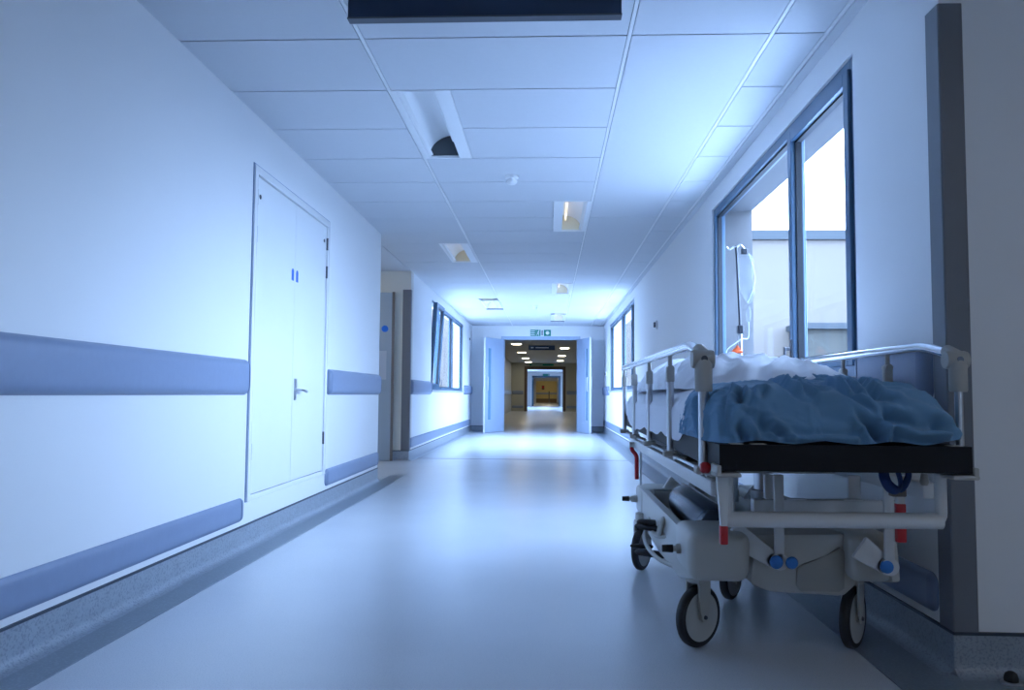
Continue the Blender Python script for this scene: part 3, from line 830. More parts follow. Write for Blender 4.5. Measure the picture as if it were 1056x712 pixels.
# red-tipped levers
def lever(x, y, ztop, zmid, zbot, w0, w1, dx=0.0):
    bm = bm_new(); prism(bm, [(x-w0, ztop), (x+w0, ztop), (x+w1+dx, zmid), (x-w1+dx, zmid)], 'y', y-.009, y+.009, .003)
    o = part('release_lever', bm, M['powder'], smooth=True)
    bm = bm_new(); box(bm, x-w1-.002+dx, x+w1+.002+dx, y-.011, y+.011, zbot, zmid+.006, .004)
    obj('lever_tip', bm, M['red'], o, True, 'red lever tip')
lever(.447, 2.10, .648, .512, .470, .016, .008, .002)
lever(.978, 2.30, .60, .548, .447, .010, .011)
bm = bm_new(); tube(bm, fillet([(.440, 4.30, .575), (.445, 4.30, .555), (.468, 4.30, .53), (.468, 4.30, .405)], .02), .011, 10); part('side_lever', bm, M['red'], smooth=True, label='long bent red lever')
bm = bm_new(); tube(bm, [(.43, 4.30, .585), (.52, 4.30, .585)], .016, 10); part('lever_hub', bm, M['greyp'], smooth=True)
bm = bm_new(); lathe(bm, [(0, 0), (.010, 0), (.015, .006), (.015, .020), (.010, .026), (0, .026)], Matrix.Translation((.404, 2.17, .658)) @ Matrix.Rotation(PI/2, 4, 'Y') @ Matrix.Rotation(0, 4, 'X'), 14)
part('release_knob', bm, M['red'], smooth=True, label='small red release knob')
bm = bm_new(); tube(bm, [(.434, 2.17, .658), (.465, 2.17, .655)], .012, 10); lathe(bm, [(0, 0), (.02, 0), (.02, .02), (0, .02)], Matrix.Translation((.45, 2.2, .655)) @ Matrix.Rotation(PI/2, 4, 'Y'), 12)
part('knob_shaft', bm, M['dsteel'], smooth=True)

# lifting linkage: vertical links, diagonal arms, blue pivot caps
def linkage(y, x, s):
    """front/back pair of arms at plane y"""
    bm = bm_new(); box(bm, x-.016, x+.016, y-.008, y+.008, .325, .60, .007)
    lathe(bm, [(0, -.008), (.027, -.008), (.027, .008), (0, .008)], Matrix.Translation((x, y, .325)) @ Matrix.Rotation(PI/2, 4, 'X'), 20)
    o = part('lift_link', bm, M['powder'], smooth=True)
linkage(2.62, .735, 1); linkage(2.568, 1.056, 1)
for x in (.712, 1.032): linkage(4.05, x, 1)
def arm(p0, p1, w0, w1, t=.03, nm='lift_arm'):
    p0 = Vector(p0); p1 = Vector(p1); d = (p1-p0); n = Vector((-d.z, 0, d.x)).normalized()
    bm = bm_new()
    pts = [(p0+n*w0), (p1+n*w1), (p1-n*w1), (p0-n*w0)]
    prof = [(q.x, q.z) for q in pts]
    prism(bm, prof, 'y', p0.y-t/2, p0.y+t/2, .006)
    lathe(bm, [(0, -t/2), (w1*1.02, -t/2), (w1*1.02, t/2), (0, t/2)], Matrix.Translation(p1) @ Matrix.Rotation(PI/2, 4, 'X'), 20)
    return part(nm, bm, M['powder'], smooth=True)
def pivot(x, y, z, r=.021):
    bm = bm_new(); lathe(bm, [(0, .010), (r*.7, .009), (r, .004), (r, 0), (0, 0)], Matrix.Translation((x, y, z)) @ Matrix.Rotation(PI/2, 4, 'X'), 20)
    part('pivot_cap', bm, M['bluecap'], smooth=True, label='round blue pivot cap')
for yy in (2.64, 4.05):
    arm((.585, yy, .415), (.722, yy, .325), .040, .025); arm((.970, yy-.055, .382), (1.050, yy-.055, .325), .040, .027, .02)
    pivot(.722, yy-.030, .325); pivot(1.046, yy-.075, .325)
bm = bm_new(); lathe(bm, [(0, .01), (.016, .008), (.02, 0), (0, 0)], Matrix.Translation((.768, 2.60, .325)) @ Matrix.Rotation(PI/2, 4, 'X'), 16); part('pivot_cap', bm, M['bluecap'], smooth=True)

# chassis: long side mouldings, rounded corner housings, central cover
def rounded(bm, x0, x1, y0, y1, z0, z1, r, taper=0.0, seg=4):
    vs = box(bm, x0, x1, y0, y1, z0, z1, r, seg)
    if taper:
        cx = (x0+x1)/2; cyy = (y0+y1)/2
        for v in vs:
            k = (z1-v.co.z)/(z1-z0)*taper
            v.co.x += (cx-v.co.x)*k; v.co.y += (cyy-v.co.y)*k
bm = bm_new()
side = [(4.22, .375), (4.10, .385), (2.95, .385), (2.62, .395), (2.60, .27), (2.90, .205), (3.4, .20), (3.85, .215), (4.12, .235), (4.22, .29)]
prism(bm, side, 'x', .462, .492, .010)
part('side_moulding', bm, M['cream'], smooth=True)
bm = bm_new(); prism(bm, side, 'x', 1.075, 1.105, .010); part('side_moulding', bm, M['cream'], smooth=True)
bm = bm_new(); rounded(bm, .440, .640, 2.575, 2.87, .262, .418, .035, .05); part('corner_housing', bm, M['cream'], smooth=True)
bm = bm_new(); rounded(bm, .950, 1.100, 2.60, 2.90, .262, .415, .035, .08); part('corner_housing', bm, M['cream'], smooth=True)
bm = bm_new(); rounded(bm, .455, .62, 3.98, 4.26, .24, .39, .03, .05); part('corner_housing', bm, M['cream'], smooth=True)
bm = bm_new(); rounded(bm, .96, 1.11, 3.98, 4.26, .24, .39, .03, .05); part('corner_housing', bm, M['cream'], smooth=True)
bm = bm_new(); prism(bm, [(.655, .240), (.668, .402), (.95, .408), (.985, .392), (.998, .245), (.955, .205), (.72, .215)], 'y', 2.67, 3.2, .016)
cc = part('centre_cover', bm, M['cream'], smooth=True)
bm = bm_new(); prism(bm, [(.80, .240), (.803, .295), (.825, .31), (.89, .332), (.94, .365), (.955, .35), (.952, .234), (.935, .222), (.815, .222)], 'y', 2.662, 2.674, .003)
obj('inset_panel', bm, M['creamd'], cc, True, 'darker trapezoid inset panel')
# tray floor and rim that carries the gas cylinder
bm = bm_new()
box(bm, .495, .69, 3.15, 4.2, .285, .30, .003); box(bm, .69, 1.075, 3.15, 4.2, .335, .35, .003); box(bm, .685, .70, 2.9, 4.2, .285, .40, .004)
box(bm, .495, .69, 2.86, 3.16, .285, .30, .003); box(bm, .495, 1.07, 4.18, 4.20, .285, .39, .004)
part('base_tray', bm, M['tray'], smooth=True)
bm = bm_new(); box(bm, .50, .51, 3.86, 3.885, .30, .40, .003); box(bm, .675, .685, 3.86, 3.885, .30, .40, .003); box(bm, .50, .685, 3.86, 3.885, .395, .405, .003); part('cylinder_bracket', bm, M['creamd'], smooth=True)
# lift columns
for y in (3.3, 3.9):
    bm = bm_new(); lathe(bm, [(0, .34), (.045, .34), (.045, .47), (.032, .475), (.032, .595), (0, .595)], Matrix.Translation((.86, y, 0)), 20); part('lift_column', bm, M['steel'], smooth=True)
for x, y in ((.66, 2.93),):
    bm = bm_new(); tube(bm, [(x, y, .40), (x, y, .592)], .008, 10); part('stay_rod', bm, M['steel'], smooth=True)
bm = bm_new(); tube(bm, [(.475, 4.18, .37), (.475, 4.18, .6)], .005, 8); part('stay_rod', bm, M['steel'], smooth=True)

# castors
def castor(cx, cyy, ang, R, top, label):
    """ang: direction of the wheel axle in degrees"""
    a = math.radians(ang); ax = Vector((math.cos(a), math.sin(a), 0))
    c = Vector((cx, cyy, R))
    B = Matrix.Translation(c) @ Matrix(((0, -ax.y, ax.x, 0), (0, ax.x, ax.y, 0), (1, 0, 0, 0), (0, 0, 0, 1)))
    # local z = axle, local x = up
    bm = bm_new(); tr = Vector((-ax.y, ax.x, 0))
    for s in (-1, 1):
        P = []
        prof = [(-.012, -.016), (.012, -.016), (.030, .02), (.040, .075), (.040, top-R-.03), (-.040, top-R-.03), (-.040, .075), (-.030, .02)] if s > 0 else \
               [(-.012, -.016), (.012, -.016), (.030, .02), (.040, .075), (.040, top-R-.03), (-.040, top-R-.03), (-.040, .075), (-.030, .02)]
        prof = [(u*.72, v) for u, v in prof]
        A = [c+ax*s*.023+tr*u+Vector((0, 0, v)) for u, v in prof]; Bq = [q+ax*s*.007 for q in A]
        va = [bm.verts.new(q) for q in A]; vb = [bm.verts.new(q) for q in Bq]; n = len(va)
        for k in range(n): bm.faces.new((va[k], va[(k+1) % n], vb[(k+1) % n], vb[k]))
        bm.faces.new(va[::-1]); bm.faces.new(vb)
    lathe(bm, [(0, R+.012), (.038, R+.012), (.036, top-R), (0, top-R)], Matrix.Translation((cx, cyy, R)), 20)
    # crown between the two cheeks
    lathe(bm, [(0, top), (.030, top), (.030, top+.03), (0, top+.03)], Matrix.Translation((cx, cyy, 0)), 16)
    o = part('castor', bm, M['cream'], smooth=True, label=label)
    bm = bm_new(); w = .016
    lathe(bm, [(R*.80, -w), (R*.93, -w), (R*.99, -w*.6), (R, 0), (R*.99, w*.6), (R*.93, w), (R*.80, w), (R*.80, -w)], B, 40)
    obj('tyre', bm, M['tyre'], o, True)
    bm = bm_new()
    lathe(bm, [(0, -.018), (.012, -.018), (.014, -.014), (R*.70, -.013), (R*.80, -.0165), (R*.81, -.014), (R*.81, .014), (R*.80, .0165), (R*.70, .013), (.014, .014), (.012, .018), (0, .018)], B, 40)
    obj('wheel_disc', bm, M['disc'], o, True)
    bm = bm_new()
    lathe(bm, [(0, -.036), (.006, -.036), (.007, -.033), (.007, .033), (.006, .036), (0, .036)], B, 12)
    obj('axle_bolt', bm, M['dsteel'], o, True)
castor(.511, 2.80, -50, .103, .262, 'front left castor')
castor(1.034, 2.82, -37, .103, .262, 'front right castor')
castor(.456, 3.985, -28, .103, .245, 'rear left castor')
castor(1.02, 4.0, -28, .103, .245, 'rear right castor')
castor(.765, 3.45, -35, .085, .33, 'dark middle steering wheel')

# pedals, handles on the left
bm = bm_new(); tube(bm, smooth_path([(.46, 3.72, .255), (.425, 3.6, .235), (.42, 3.45, .21), (.44, 3.25, .20), (.47, 3.05, .215)]), .009, 10); part('pedal_rod', bm, M['greyp'], smooth=True)
bm = bm_new(); tube(bm, smooth_path([(.468, 3.2, .30), (.445, 3.35, .275), (.445, 3.52, .27), (.455, 3.7, .29)]), .009, 10); part('pedal_rod', bm, M['greyp'], smooth=True)
def pedal(p, q, r, fl=.62):
    bm = bm_new(); P = [Vector(p).lerp(Vector(q), t) for t in (0, .04, .14, .5, .86, .96, 1)]
    tube(bm, P, [r*.35, r*.75, r, r*1.05, r, r*.75, r*.35], 14, fl); part('foot_pedal', bm, M['black'], smooth=True, label='black rubber foot pedal')
pedal((.385, 3.54, .300), (.515, 3.50, .296), .024)
pedal((.375, 3.52, .287), (.50, 3.44, .283), .020)
pedal((.372, 3.48, .185), (.50, 3.42, .180), .023)
pedal((.352, 3.50, .205), (.45, 3.50, .202), .014)
for (x, y, z) in ((.38, 4.18, .318), (.382, 2.74, .338)):
    bm = bm_new(); tube(bm, [(x, y, z), (x+.035, y, z)], [.012, .014], 12); o = part('grip', bm, M['black'], smooth=True)
    bm = bm_new(); tube(bm, [(x+.033, y, z), (x+.045, y, z), (x+.046, y, z), (x+.07, y, z), (x+.09, y, z)], [.010, .010, .016, .018, .018], 12); part('grip_shaft', bm, M['greyp'], smooth=True)
bm = bm_new(); tube(bm, smooth_path([(.458, 3.34, .315), (.448, 3.30, .295), (.448, 3.26, .30), (.450, 3.22, .34), (.460, 3.25, .36)]), .010, 10); part('hook', bm, M['greyp'], smooth=True)

# side rails
def guard_rail(x, posts, ytop0, ytop1, side, z=.995):
    """posts: y positions, nearest first; a tube along the top bends down into a plastic joint at the near end"""
    bm = bm_new(); yn = posts[0]; yf = posts[-1]
    pts = [(x, yf+.01, z-.03), (x, yf+.0, z+.004), (x, yf-.05, z+.008), (x, yn+.34, z+.004), (x, yn+.20, z+.003), (x, yn+.06, z-.020), (x, yn, z-.06)]
    pts = [(x, yf+.02, z-.05), (x, yf+.02, z+.006), (x, yn+.20, z+.004), (x, yn+.035, z-.028), (x, yn, z-.075)]
    tube(bm, fillet(pts, .05), .0155, 14, 1.0)
    o = part('guard_rail', bm, M['chrome'], smooth=True)
    for i, y in enumerate(posts):
        zt = z-.055 if i == 0 else z-.045
        zb_ = .655
        bm = bm_new(); r = (.015 if side > 0 else .011) if i == 0 else .0125
        tube(bm, [(x, y, zb_), (x, y, zt)], r, 12)
        obj('post', bm, M['steel'], o, True)
        bm = bm_new(); zj = z-.04
        if i == 0:
            tube(bm, [(x, y, z-.135), (x, y, z-.13), (x, y, z-.06), (x, y+.006, z-.045)], [.022, .024, .024, .020], 16)
            tube(bm, [(x, y-.004, z-.06), (x, y+.02, z-.032), (x, y+.06, z-.016)], [.019, .022, .018], 14)
            lathe(bm, [(0, -.03), (.024, -.03), (.026, -.024), (.026, .024), (.024, .03), (0, .03)], Matrix.Translation((x, y+.012, z-.045)) @ Matrix.Rotation(PI/2, 4, 'Y'), 18)
            obj('rail_joint', bm, M['greyp'], o, True, 'large grey plastic elbow joint')
            bm = bm_new(); lathe(bm, [(0, .003), (.009, .003), (.009, -.002), (0, -.002)], Matrix.Translation((x+.0, y-.0145, z-.045)) @ Matrix.Rotation(PI/2, 4, 'X'), 14)
            obj('joint_screw', bm, M['dsteel'], o, True)
        else:
            box(bm, x-.014, x+.014, y-.014, y+.014, z-.10, z-.045, .005); 
            tube(bm, [(x, y, z-.045), (x, y, z-.005)], .008, 10)
            lathe(bm, [(0, -.019), (.012, -.019), (.012, .019), (0, .019)], Matrix.Translation((x, y, z-.052)) @ Matrix.Rotation(PI/2, 4, 'X'), 14)
            obj('post_bracket', bm, M['greyp'], o, True)
        bm = bm_new(); box(bm, x-.024, x+.024, y-.016, y+.030, .636, .657, .004); tube(bm, [(x, y, .646), (x+.05*side, y, .628)], .010, 10)
        obj('post_foot', bm, M['greyp'], o, True)
    bm = bm_new(); tube(bm, [(x+.01*side, posts[0]+.03, .640), (x+.01*side, posts[-1]-.02, .640)], .006, 8); obj('link_bar', bm, M['steel'], o, True)
guard_rail(.425, [2.225, 2.83, 3.41, 3.995, 4.52], 0, 0, 1)
guard_rail(1.150, [2.31, 2.78, 3.19, 3.64, 4.12], 0, 0, -1, z=1.0)
# drip pole socketed at the head end
bm = bm_new()
tube(bm, [(1.088, 4.60, .60), (1.088, 4.60, 1.22)], .011, 12); tube(bm, smooth_path([(1.070, 4.60, 1.695), (1.055, 4.60, 1.70), (1.03, 4.60, 1.685), (1.015, 4.60, 1.70)], 5), .005, 8)
tube(bm, smooth_path([(1.070, 4.60, 1.695), (1.09, 4.60, 1.712), (1.11, 4.60, 1.695), (1.12, 4.60, 1.67)], 5), .006, 8)
p = part('drip_pole', bm, M['steel'], smooth=True)
bm = bm_new(); tube(bm, [(1.088, 4.60, 1.22), (1.070, 4.60, 1.70)], .007, 12); obj('upper_pole', bm, M['dsteel'], p, True)
bm = bm_new(); box(bm, 1.07, 1.105, 4.58, 4.62, 1.20, 1.25, .006); obj('pole_clamp', bm, M['dsteel'], p)
bm = bm_new(); box(bm, 1.05, 1.13, 4.50, 4.63, .59, .63, .006); obj('socket', bm, M['powder'], p)

# blue strap hanging under the foot section
bm = bm_new()
tube(bm, smooth_path([(.90, 2.22, .655), (.895, 2.20, .63), (.91, 2.20, .605), (.94, 2.22, .598), (.955, 2.24, .62), (.95, 2.25, .655)]), [.011]*31, 10, .5)
tube(bm, smooth_path([(.915, 2.24, .655), (.92, 2.23, .62), (.95, 2.23, .60), (.975, 2.24, .63), (.985, 2.26, .655)]), [.009]*25, 10, .5)
part('restraint_strap', bm, M['strap'], smooth=True, label='dark blue strap hanging in loops')
bm = bm_new(); box(bm, .945, .985, 2.27, 2.30, .575, .60, .004); part('strap_buckle', bm, M['edge'], smooth=True)
bm = bm_new(); tube(bm, [(1.0, 2.2, .645), (1.0, 2.2, .625), (1.0, 2.2, .615)], [.008, .012, .008], 10); part('wing_bolt', bm, M['greyp'], smooth=True)

# gas cylinder lying in the tray
t = thing('gas_cylinder', 'dark grey gas cylinder lying in the tray of the trolley base', 'gas cylinder', (.59, 3.35, .30))
p0, p1 = Vector((.598, 2.89, .380)), Vector((.602, 3.76, .382))
d = (p1-p0).normalized(); q = d.to_track_quat('Z', 'Y').to_matrix().to_4x4(); L_ = (p1-p0).length
r = .072
mc = Matrix.Translation(p0) @ q
bm = bm_new(); lathe(bm, [(0, 0), (r*.5, .003), (r*.85, .015), (r, .05), (r, L_-.19), (r*.97, L_-.16)], mc, 32); obj('body', bm, M['cyl'], t, True)
bm = bm_new(); lathe(bm, [(r*.97, L_-.165), (r*.93, L_-.13), (r*.75, L_-.09), (r*.45, L_-.07), (.022, L_-.05), (.022, L_-.02), (0, L_-.02)], mc, 32); obj('shoulder', bm, M['dsteel'], t, True)
bm = bm_new(); lathe(bm, [(0, L_-.03), (.018, L_-.03), (.018, L_+.02), (.012, L_+.03), (0, L_+.03)], mc, 16); obj('valve', bm, M['steel'], t, True)

# drip bag hanging from the pole, with its line and orange clamp
t = thing('drip_bag', 'clear drip bag hanging from the pole in front of the window', 'drip bag', (1.16, 4.60, 1.66))
def bag():
    bm = bm_new(); cx, yy = 1.116, 4.60; n, m_ = 16, 10; H = .30
    for s in (-1, 1):
        g = []
        for i in range(n+1):
            v = i/n; z = 1.672-H*v; row = []
            wd = .042*(min(1, (v/.10))**.5)*(1-.85*max(0, (v-.75)/.25)**1.5); cxx = cx+.018*v+.006*math.sin(v*9)
            for j in range(m_+1):
                u = -1+2*j/m_; row.append(bm.verts.new((cxx+u*wd, yy-s*(.016*(1-u*u)**.5*math.sin(PI*min(1, v*1.02+.02))+.0005+.003*math.sin(v*30+u*4)*(1-u*u)), z)))
            g.append(row)
        for i in range(n):
            for j in range(m_): bm.faces.new((g[i][j], g[i][j+1], g[i+1][j+1], g[i+1][j]))
    bmesh.ops.remove_doubles(bm, verts=bm.verts[:], dist=.0012)
    return bm
obj('bag', bag(), M['bagm'], t, True)
bm = bm_new(); box(bm, 1.094, 1.130, 4.585, 4.595, 1.655, 1.690, .004); obj('bag_hanger', bm, M['dsteel'], t)
bm = bm_new(); lathe(bm, [(0, 1.36), (.006, 1.36), (.008, 1.345), (.014, 1.34), (.014, 1.285), (.008, 1.27), (0, 1.27)], Matrix.Translation((1.135, 4.60, 0)), 14); obj('drip_chamber', bm, M['bagm'], t, True)
bm = bm_new(); tube(bm, smooth_path([(1.135, 4.60, 1.27), (1.13, 4.59, 1.18), (1.09, 4.57, 1.17), (1.05, 4.55, 1.145), (.995, 4.53, 1.10), (1.0, 4.5, 1.03), (1.06, 4.5, 1.0)], 8), .003, 8); obj('drip_line', bm, M['clear'], t, True)
bm = bm_new(); tube(bm, smooth_path([(1.13, 4.60, 1.38), (1.168, 4.60, 1.48), (1.168, 4.60, 1.56), (1.14, 4.60, 1.66)], 8), .003, 8); obj('drip_line', bm, M['clear'], t, True)
bm = bm_new()
tube(bm, [(1.02, 4.545, 1.07), (1.045, 4.545, 1.10), (1.07, 4.545, 1.115)], [.010, .016, .010], 10); tube(bm, [(1.045, 4.545, 1.10), (1.085, 4.545, 1.095)], [.012, .008], 10); tube(bm, [(1.045, 4.545, 1.10), (1.06, 4.545, 1.130)], [.010, .006], 10)
obj('roller_clamp', bm, M['orange'], t, True, 'orange clamp')

# ---------------------------------------------------------------- bedding
def seg_dist(P, A, B):
    AB = B-A; tt = np.clip(((P-A)@AB)/max(AB@AB, 1e-9), 0, 1)
    return np.linalg.norm(P-(A+tt[:, None]*AB), axis=1)
def pile(name, label, cat, m, cx, cyy, hx, hy, z0, hz, e, creases, nz_, seed, top=None, taper=(0, 0), nu=300, nv=90, e2=.5, CR=1.0, skew=None, hem=None, thick=True):
    """soft heap of cloth: a rounded-box dome, creased along 3D polylines and ruffled by noise"""
    pw = lambda v, k: np.sign(v)*np.abs(v)**k
    def even(fx, fy, a, b, n, end):
        q = np.linspace(0, 1, 40001); q = a+(b-a)*q
        x_, y_ = fx(q), fy(q); L = np.concatenate([[0], np.cumsum(np.hypot(np.diff(x_), np.diff(y_)))])
        return np.interp(np.linspace(0, L[-1], n, endpoint=end), L, q)
    phi = even(lambda q: hx*pw(np.cos(q), e), lambda q: hy*pw(np.sin(q), e), 0, 2*PI, nu, False)
    hm = min(hx, hy)
    # fine rings up the sides, coarser ones over the crown
    qs = even(lambda q: hm*pw(np.abs(np.cos(q)), e2), lambda q: hz*pw(np.abs(np.sin(q)), e2), 0, PI/2, nv, True)
    th = qs/(PI/2)
    TH, PH = np.meshgrid(th, phi, indexing='ij')
    # arc-length like sampling: first half of th climbs the side, second runs over the top
    ang = TH*PI/2
    rad = pw(np.cos(ang), e2); zz = pw(np.sin(ang), e2)
    ux = pw(np.cos(PH), e)*rad; uy = pw(np.sin(PH), e)*rad
    X = cx+ux*hx; Y = cyy+uy*hy; Zf = zz
    X = X+ux*(-taper[0])*Zf; Y = Y+uy*(-taper[1])*Zf
    Z = z0+Zf*hz
    if top is not None: Z = z0+Zf*hz*top(X, Y)
    if skew is not None: X, Y, Z = skew(X, Y, Z, Zf)
    P = np.stack([X, Y, Z], -1)
    def normals(P):
        a = np.roll(P, -1, 1)-np.roll(P, 1, 1); b = np.gradient(P, axis=0)
        n = np.cross(a, b); n /= (np.linalg.norm(n, axis=2, keepdims=True)+1e-12)
        c = P-np.array([cx, cyy, z0]); s = np.sign((n*c).sum(-1, keepdims=True)); s[s == 0] = 1
        return n*s
    N = normals(P); F = P.reshape(-1, 3); disp = np.zeros(len(F))
    for pts, wd, dp in creases:
        pts = [np.array(q, float) for q in pts]
        dmin = np.full(len(F), 9.)
        for A, B in zip(pts, pts[1:]): dmin = np.minimum(dmin, seg_dist(F, A, B))
        q = dmin/(wd*.85)
        disp += CR*dp*(np.exp(-q*q)-.45*np.exp(-((q-1.6)**2)*1.2))
    amp, sx, sy, sz = nz_
    for i, pnt in enumerate(F):
        v = Vector((pnt[0]*sx+seed, pnt[1]*sy, pnt[2]*sz)); wv = noise.noise(v*.6+Vector((3, 7, 1)))*1.3
        v2 = v+Vector((wv, wv*.7, wv))
        r1 = 1-abs(noise.noise(v2))*2; r2 = 1-abs(noise.noise(v2*2.3))*2
        disp[i] += amp*((r1**3)*.8+(r2**3)*.28-.35)
    Rg = np.repeat(np.arange(nv)/(nv-1), nu); fade = np.clip(Rg/.06, 0, 1)*np.clip((1-Rg)/.15, 0, 1)
    F2 = F+N.reshape(-1, 3)*(disp*(.35+.65*fade))[:, None]
    F2[:, 2] = np.where(TH.reshape(-1) < .999, F2[:, 2], F2[:, 2])
    if hem is None: F2[:, 2] = np.maximum(F2[:, 2], z0)
    else: F2 = hem(F2, Rg)
    bm = bm_new(); V = [bm.verts.new(q) for q in F2.tolist()]
    for i in range(nv-1):
        for j in range(nu):
            a = i*nu+j; b = i*nu+(j+1) % nu
            bm.faces.new((V[a], V[b], V[b+nu], V[a+nu]))
    bmesh.ops.remove_doubles(bm, verts=bm.verts[:], dist=.0004)
    o = obj(name, bm, m, None, False, None, (cx, cyy, z0))
    for p_ in o.data.polygons: p_.use_smooth = True
    return tag(o, label, cat)

# sheet covered under-mattress: soft white block, hem hanging over the black mattress on the left
def sheet_hem(F, th):
    y = F[:, 1]; x = F[:, 0]
    drop = .010*np.sin(y*9.0)+.012*np.sin(y*4.1+1.0)+.006*np.sin(y*23)
    edge = th < .04
    left = edge & (x < .62)
    hemz = .695+.055*np.clip((2.78-y)/.25, 0, 1)+.05*np.clip((y-4.2)/.2, 0, 1)
    F[:, 2] = np.where(edge, np.where(x < .62, hemz+drop*.8, .752), F[:, 2])
    F[:, 2] = np.maximum(F[:, 2], np.where(x < .62, .67, .749))
    F[:, 0] = np.where((th < .35) & (x < .48) & (y > 2.55) & (y < 4.45), np.minimum(x, .426+.003*np.sin(y*14+1)+.3*np.clip(th-.2, 0, 1)), x)
    return F
pile('sheeted_pad', 'white sheet draped over the middle of the trolley mattress, below the pillow heap', 'sheet', M['sheet'],
     .765, 3.50, .333, 1.02, .715, .160, .22,
     [([(.44, 2.75, .84), (.43, 2.9, .78), (.43, 3.0, .73)], .020, -.006), ([(.43, 3.4, .86), (.43, 3.3, .78), (.43, 3.32, .73)], .022, -.006),
      ([(.43, 3.9, .86), (.43, 3.75, .78)], .02, .006), ([(.43, 2.6, .86), (.43, 2.62, .74)], .02, .006)],
     (.010, 5, 3.5, 9), 4.2, CR=1.6, nu=320, nv=80, e2=.35, hem=sheet_hem)
pile('pillow', 'white pillow and bunched sheet heaped high on the trolley by the window', 'pillow', M['sheet'],
       .78, 3.58, .335, .86, .872, .138, .42,
     [([(.44, 3.0, .90), (.50, 3.15, .97), (.62, 3.3, 1.02)], .028, -.014), ([(.44, 3.25, .89), (.48, 3.35, .97), (.6, 3.5, 1.02)], .026, .012),
      ([(.44, 3.6, .89), (.48, 3.62, .96), (.6, 3.8, 1.02)], .03, -.014), ([(.44, 3.9, .89), (.49, 3.95, .97)], .03, .012),
      ([(.55, 2.75, .9), (.62, 2.95, .99), (.75, 3.2, 1.03)], .025, .010), ([(.70, 2.72, .9), (.76, 2.9, .98), (.9, 3.2, 1.0)], .028, -.012),
      ([(.88, 2.74, .89), (.93, 2.95, .96)], .025, .010)],
     (.020, 4.2, 3.4, 6), 1.3, CR=1.5, taper=(.05, .16), e2=.55, nu=340, nv=110,
     top=lambda X, Y: 1.0-.42*np.clip((X-.78)/.33, 0, 1)**1.5*np.clip((3.7-Y)/.8, 0, 1)-.10*np.clip((Y-3.9)/.5, 0, 1))

# blue blanket bunched on the foot end
def bl_top(X, Y):
    return 1.0+.05*np.exp(-((X-.60)/.10)**2)+.03*np.exp(-((X-.86)/.09)**2)-.05*np.exp(-((X-.73)/.05)**2)-.10*np.clip((.50-X)/.06, 0, 1)-.04*np.clip((X-.90)/.12, 0, 1)
def bl_skew(X, Y, Z, Zf):
    # the right edge spreads out towards its hem
    X = X-.028*Zf*np.clip((X-.85)/.2, 0, 1); return X, Y, Z
def bl_hem(F, th):
    x = F[:, 0]; y = F[:, 1]
    low = .7285+np.where(y < 2.3, .004+.004*np.sin(x*38)+.006*np.clip((x-.95)/.1, 0, 1), 0)
    F[:, 2] = np.maximum(F[:, 2], low)
    left = (x < .446) & (F[:, 2] < .80)
    F[:, 2] = np.where(th < .03, np.where(x < .46, .7285, F[:, 2]), F[:, 2])
    return F
yf = 2.085
C = [ # swoop from the upper middle down to the lower right, and its companions (front face y ~ yf)
 ([(.66, 2.35, .90), (.72, yf+.03, .865), (.775, yf, .825), (.815, yf, .78), (.835, yf, .745)], .016, -.020),
 ([(.74, 2.40, .90), (.79, yf+.04, .875), (.835, yf+.01, .83), (.85, yf, .79), (.86, yf, .745)], .013, .014),
 ([(.80, 2.40, .90), (.85, yf+.03, .86), (.91, yf, .83), (.975, yf, .80), (1.03, yf+.02, .775)], .018, -.014),
 ([(.87, yf, .775), (.93, yf, .752), (1.0, yf, .750)], .016, .012),
 ([(.86, yf, .80), (.94, yf, .79), (1.02, yf+.01, .765)], .018, -.010),
 ([(.62, 2.30, .90), (.66, yf+.03, .865), (.70, yf, .84), (.735, yf, .80), (.75, yf, .765)], .013, .012),
 ([(.56, yf+.04, .875), (.545, yf, .84), (.545, yf, .79), (.56, yf, .745)], .015, -.014),
 ([(.50, yf+.05, .865), (.485, yf, .82), (.49, yf, .77), (.50, yf, .735)], .013, -.016),
 ([(.47, yf+.04, .86), (.455, yf+.02, .81), (.46, yf, .76)], .011, .012),
 ([(.52, yf+.05, .875), (.51, yf, .83), (.515, yf, .78), (.53, yf, .74)], .011, .011),
 ([(.44, 2.2, .86), (.43, 2.22, .80), (.435, 2.2, .74)], .016, -.014),
 ([(.44, 2.32, .87), (.43, 2.32, .80), (.435, 2.3, .74)], .016, .012),
 ([(.575, yf, .765), (.60, yf, .745), (.60, yf, .735)], .014, -.016),
 ([(.60, yf, .745), (.66, yf, .738), (.72, yf, .745), (.78, yf, .738)], .012, .010),
 ([(.70, 2.6, .90), (.80, 2.5, .905), (.90, 2.45, .90), (1.0, 2.4, .87)], .022, -.014),
 ([(.62, 2.5, .90), (.74, 2.42, .905), (.88, 2.33, .90), (.98, 2.30, .88)], .020, .014),
 ([(.72, 2.28, .90), (.82, 2.22, .895), (.94, 2.2, .88)], .016, -.010)]
pile('blanket', 'crumpled blue blanket bunched over the foot end of the trolley', 'blanket', M['blanket'],
       .738, 2.395, .316, .322, .722, .158, .20, C, (.012, 7, 9, 11), 9.1, taper=(.012, .05), top=bl_top, skew=bl_skew, hem=bl_hem, e2=.26, nu=460, nv=150, CR=2.2)
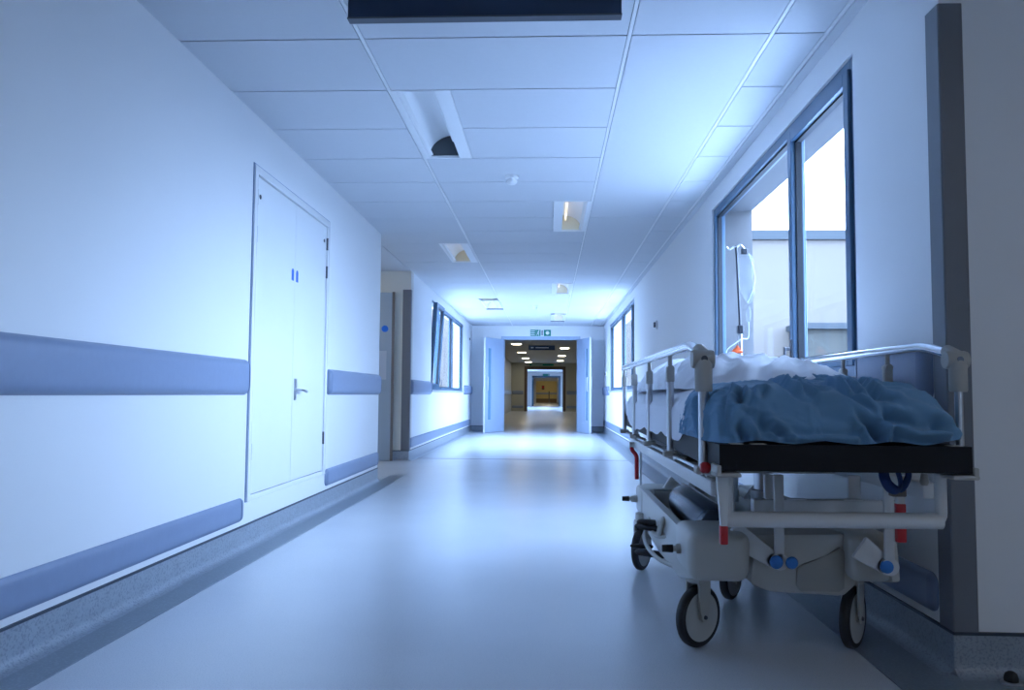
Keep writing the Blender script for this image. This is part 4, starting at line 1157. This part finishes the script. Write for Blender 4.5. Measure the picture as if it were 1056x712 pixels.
# second fold of blue cloth lying behind it
pile('folded_blanket', 'smaller loosely folded blue cloth behind the bunched blanket under the right rail', 'blanket', M['blanket'],
     .93, 2.83, .17, .16, .80, .118, .5,
     [([(.80, 2.70, .89), (.88, 2.68, .91), (1.0, 2.7, .90)], .014, .012), ([(.80, 2.75, .90), (.92, 2.74, .915), (1.05, 2.75, .89)], .012, -.012)],
     (.012, 12, 9, 12), 2.2, taper=(.02, .03), e2=.5, nu=220, nv=70)



# ------------------------------------------------------------------ world and light
w = bpy.data.worlds.new('sky'); SC.world = w; w.use_nodes = True; nt = w.node_tree; bg = nt.nodes['Background']
tc = nt.nodes.new('ShaderNodeTexCoord'); nz = nt.nodes.new('ShaderNodeTexNoise'); nz.inputs['Scale'].default_value = 2.2; nz.inputs['Detail'].default_value = 5
nt.links.new(tc.outputs['Generated'], nz.inputs['Vector'])
rp = nt.nodes.new('ShaderNodeValToRGB'); rp.color_ramp.elements[0].position = .35; rp.color_ramp.elements[1].position = .7
rp.color_ramp.elements[0].color = (.43, .62, 1.0, 1); rp.color_ramp.elements[1].color = (.53, .71, 1.0, 1)
nt.links.new(nz.outputs['Fac'], rp.inputs[0]); nt.links.new(rp.outputs[0], bg.inputs[0])
bg.inputs[1].default_value = 2.4

def portal(x, s, hole):
    l = bpy.data.lights.new('window_daylight', 'AREA'); l.shape = 'RECTANGLE'; l.size = hole[3]-hole[2]; l.size_y = hole[1]-hole[0]
    l.cycles.is_portal = True
    o = bpy.data.objects.new('window_daylight', l); COL.objects.link(o)
    o.location = (x+s*.12, (hole[0]+hole[1])/2, (hole[2]+hole[3])/2)
    o.rotation_euler = (0, PI/2*s, 0)
portal(XR, 1, W1); portal(XR, 1, W3); portal(XL2, -1, W2); portal(SL, -1, W5); portal(4.0, 1, W6)

# ------------------------------------------------------------------ camera
f, yaw, pit, rol = 826.85, .0459, .0611, .0072
cy, sy, cp, sp, cr, sr = math.cos(yaw), math.sin(yaw), math.cos(pit), math.sin(pit), math.cos(rol), math.sin(rol)
r0 = Vector((cy, sy, 0)); fw = Vector((-sy*cp, cy*cp, sp)); u0 = Vector((sy*sp, -cy*sp, cp))
R_ = r0*cr+u0*sr; U_ = -r0*sr+u0*cr
cam = bpy.data.cameras.new('camera'); co = bpy.data.objects.new('camera', cam); COL.objects.link(co)
co.matrix_world = Matrix(((R_.x, U_.x, -fw.x, 0), (R_.y, U_.y, -fw.y, 0), (R_.z, U_.z, -fw.z, EYE), (0, 0, 0, 1)))
cam.sensor_width = 36; cam.lens = f/1056*36; cam.clip_start = .05; cam.clip_end = 300
SC.camera = co

vs = SC.view_settings; vs.view_transform = 'Standard'; vs.look = 'None'; vs.gamma = 1; vs.use_curve_mapping = False
vs.exposure = 3.15
cyc = SC.cycles
cyc.max_bounces = 12; cyc.diffuse_bounces = 8; cyc.glossy_bounces = 5; cyc.transparent_max_bounces = 16
cyc.sample_clamp_indirect = 6; cyc.use_denoising = True
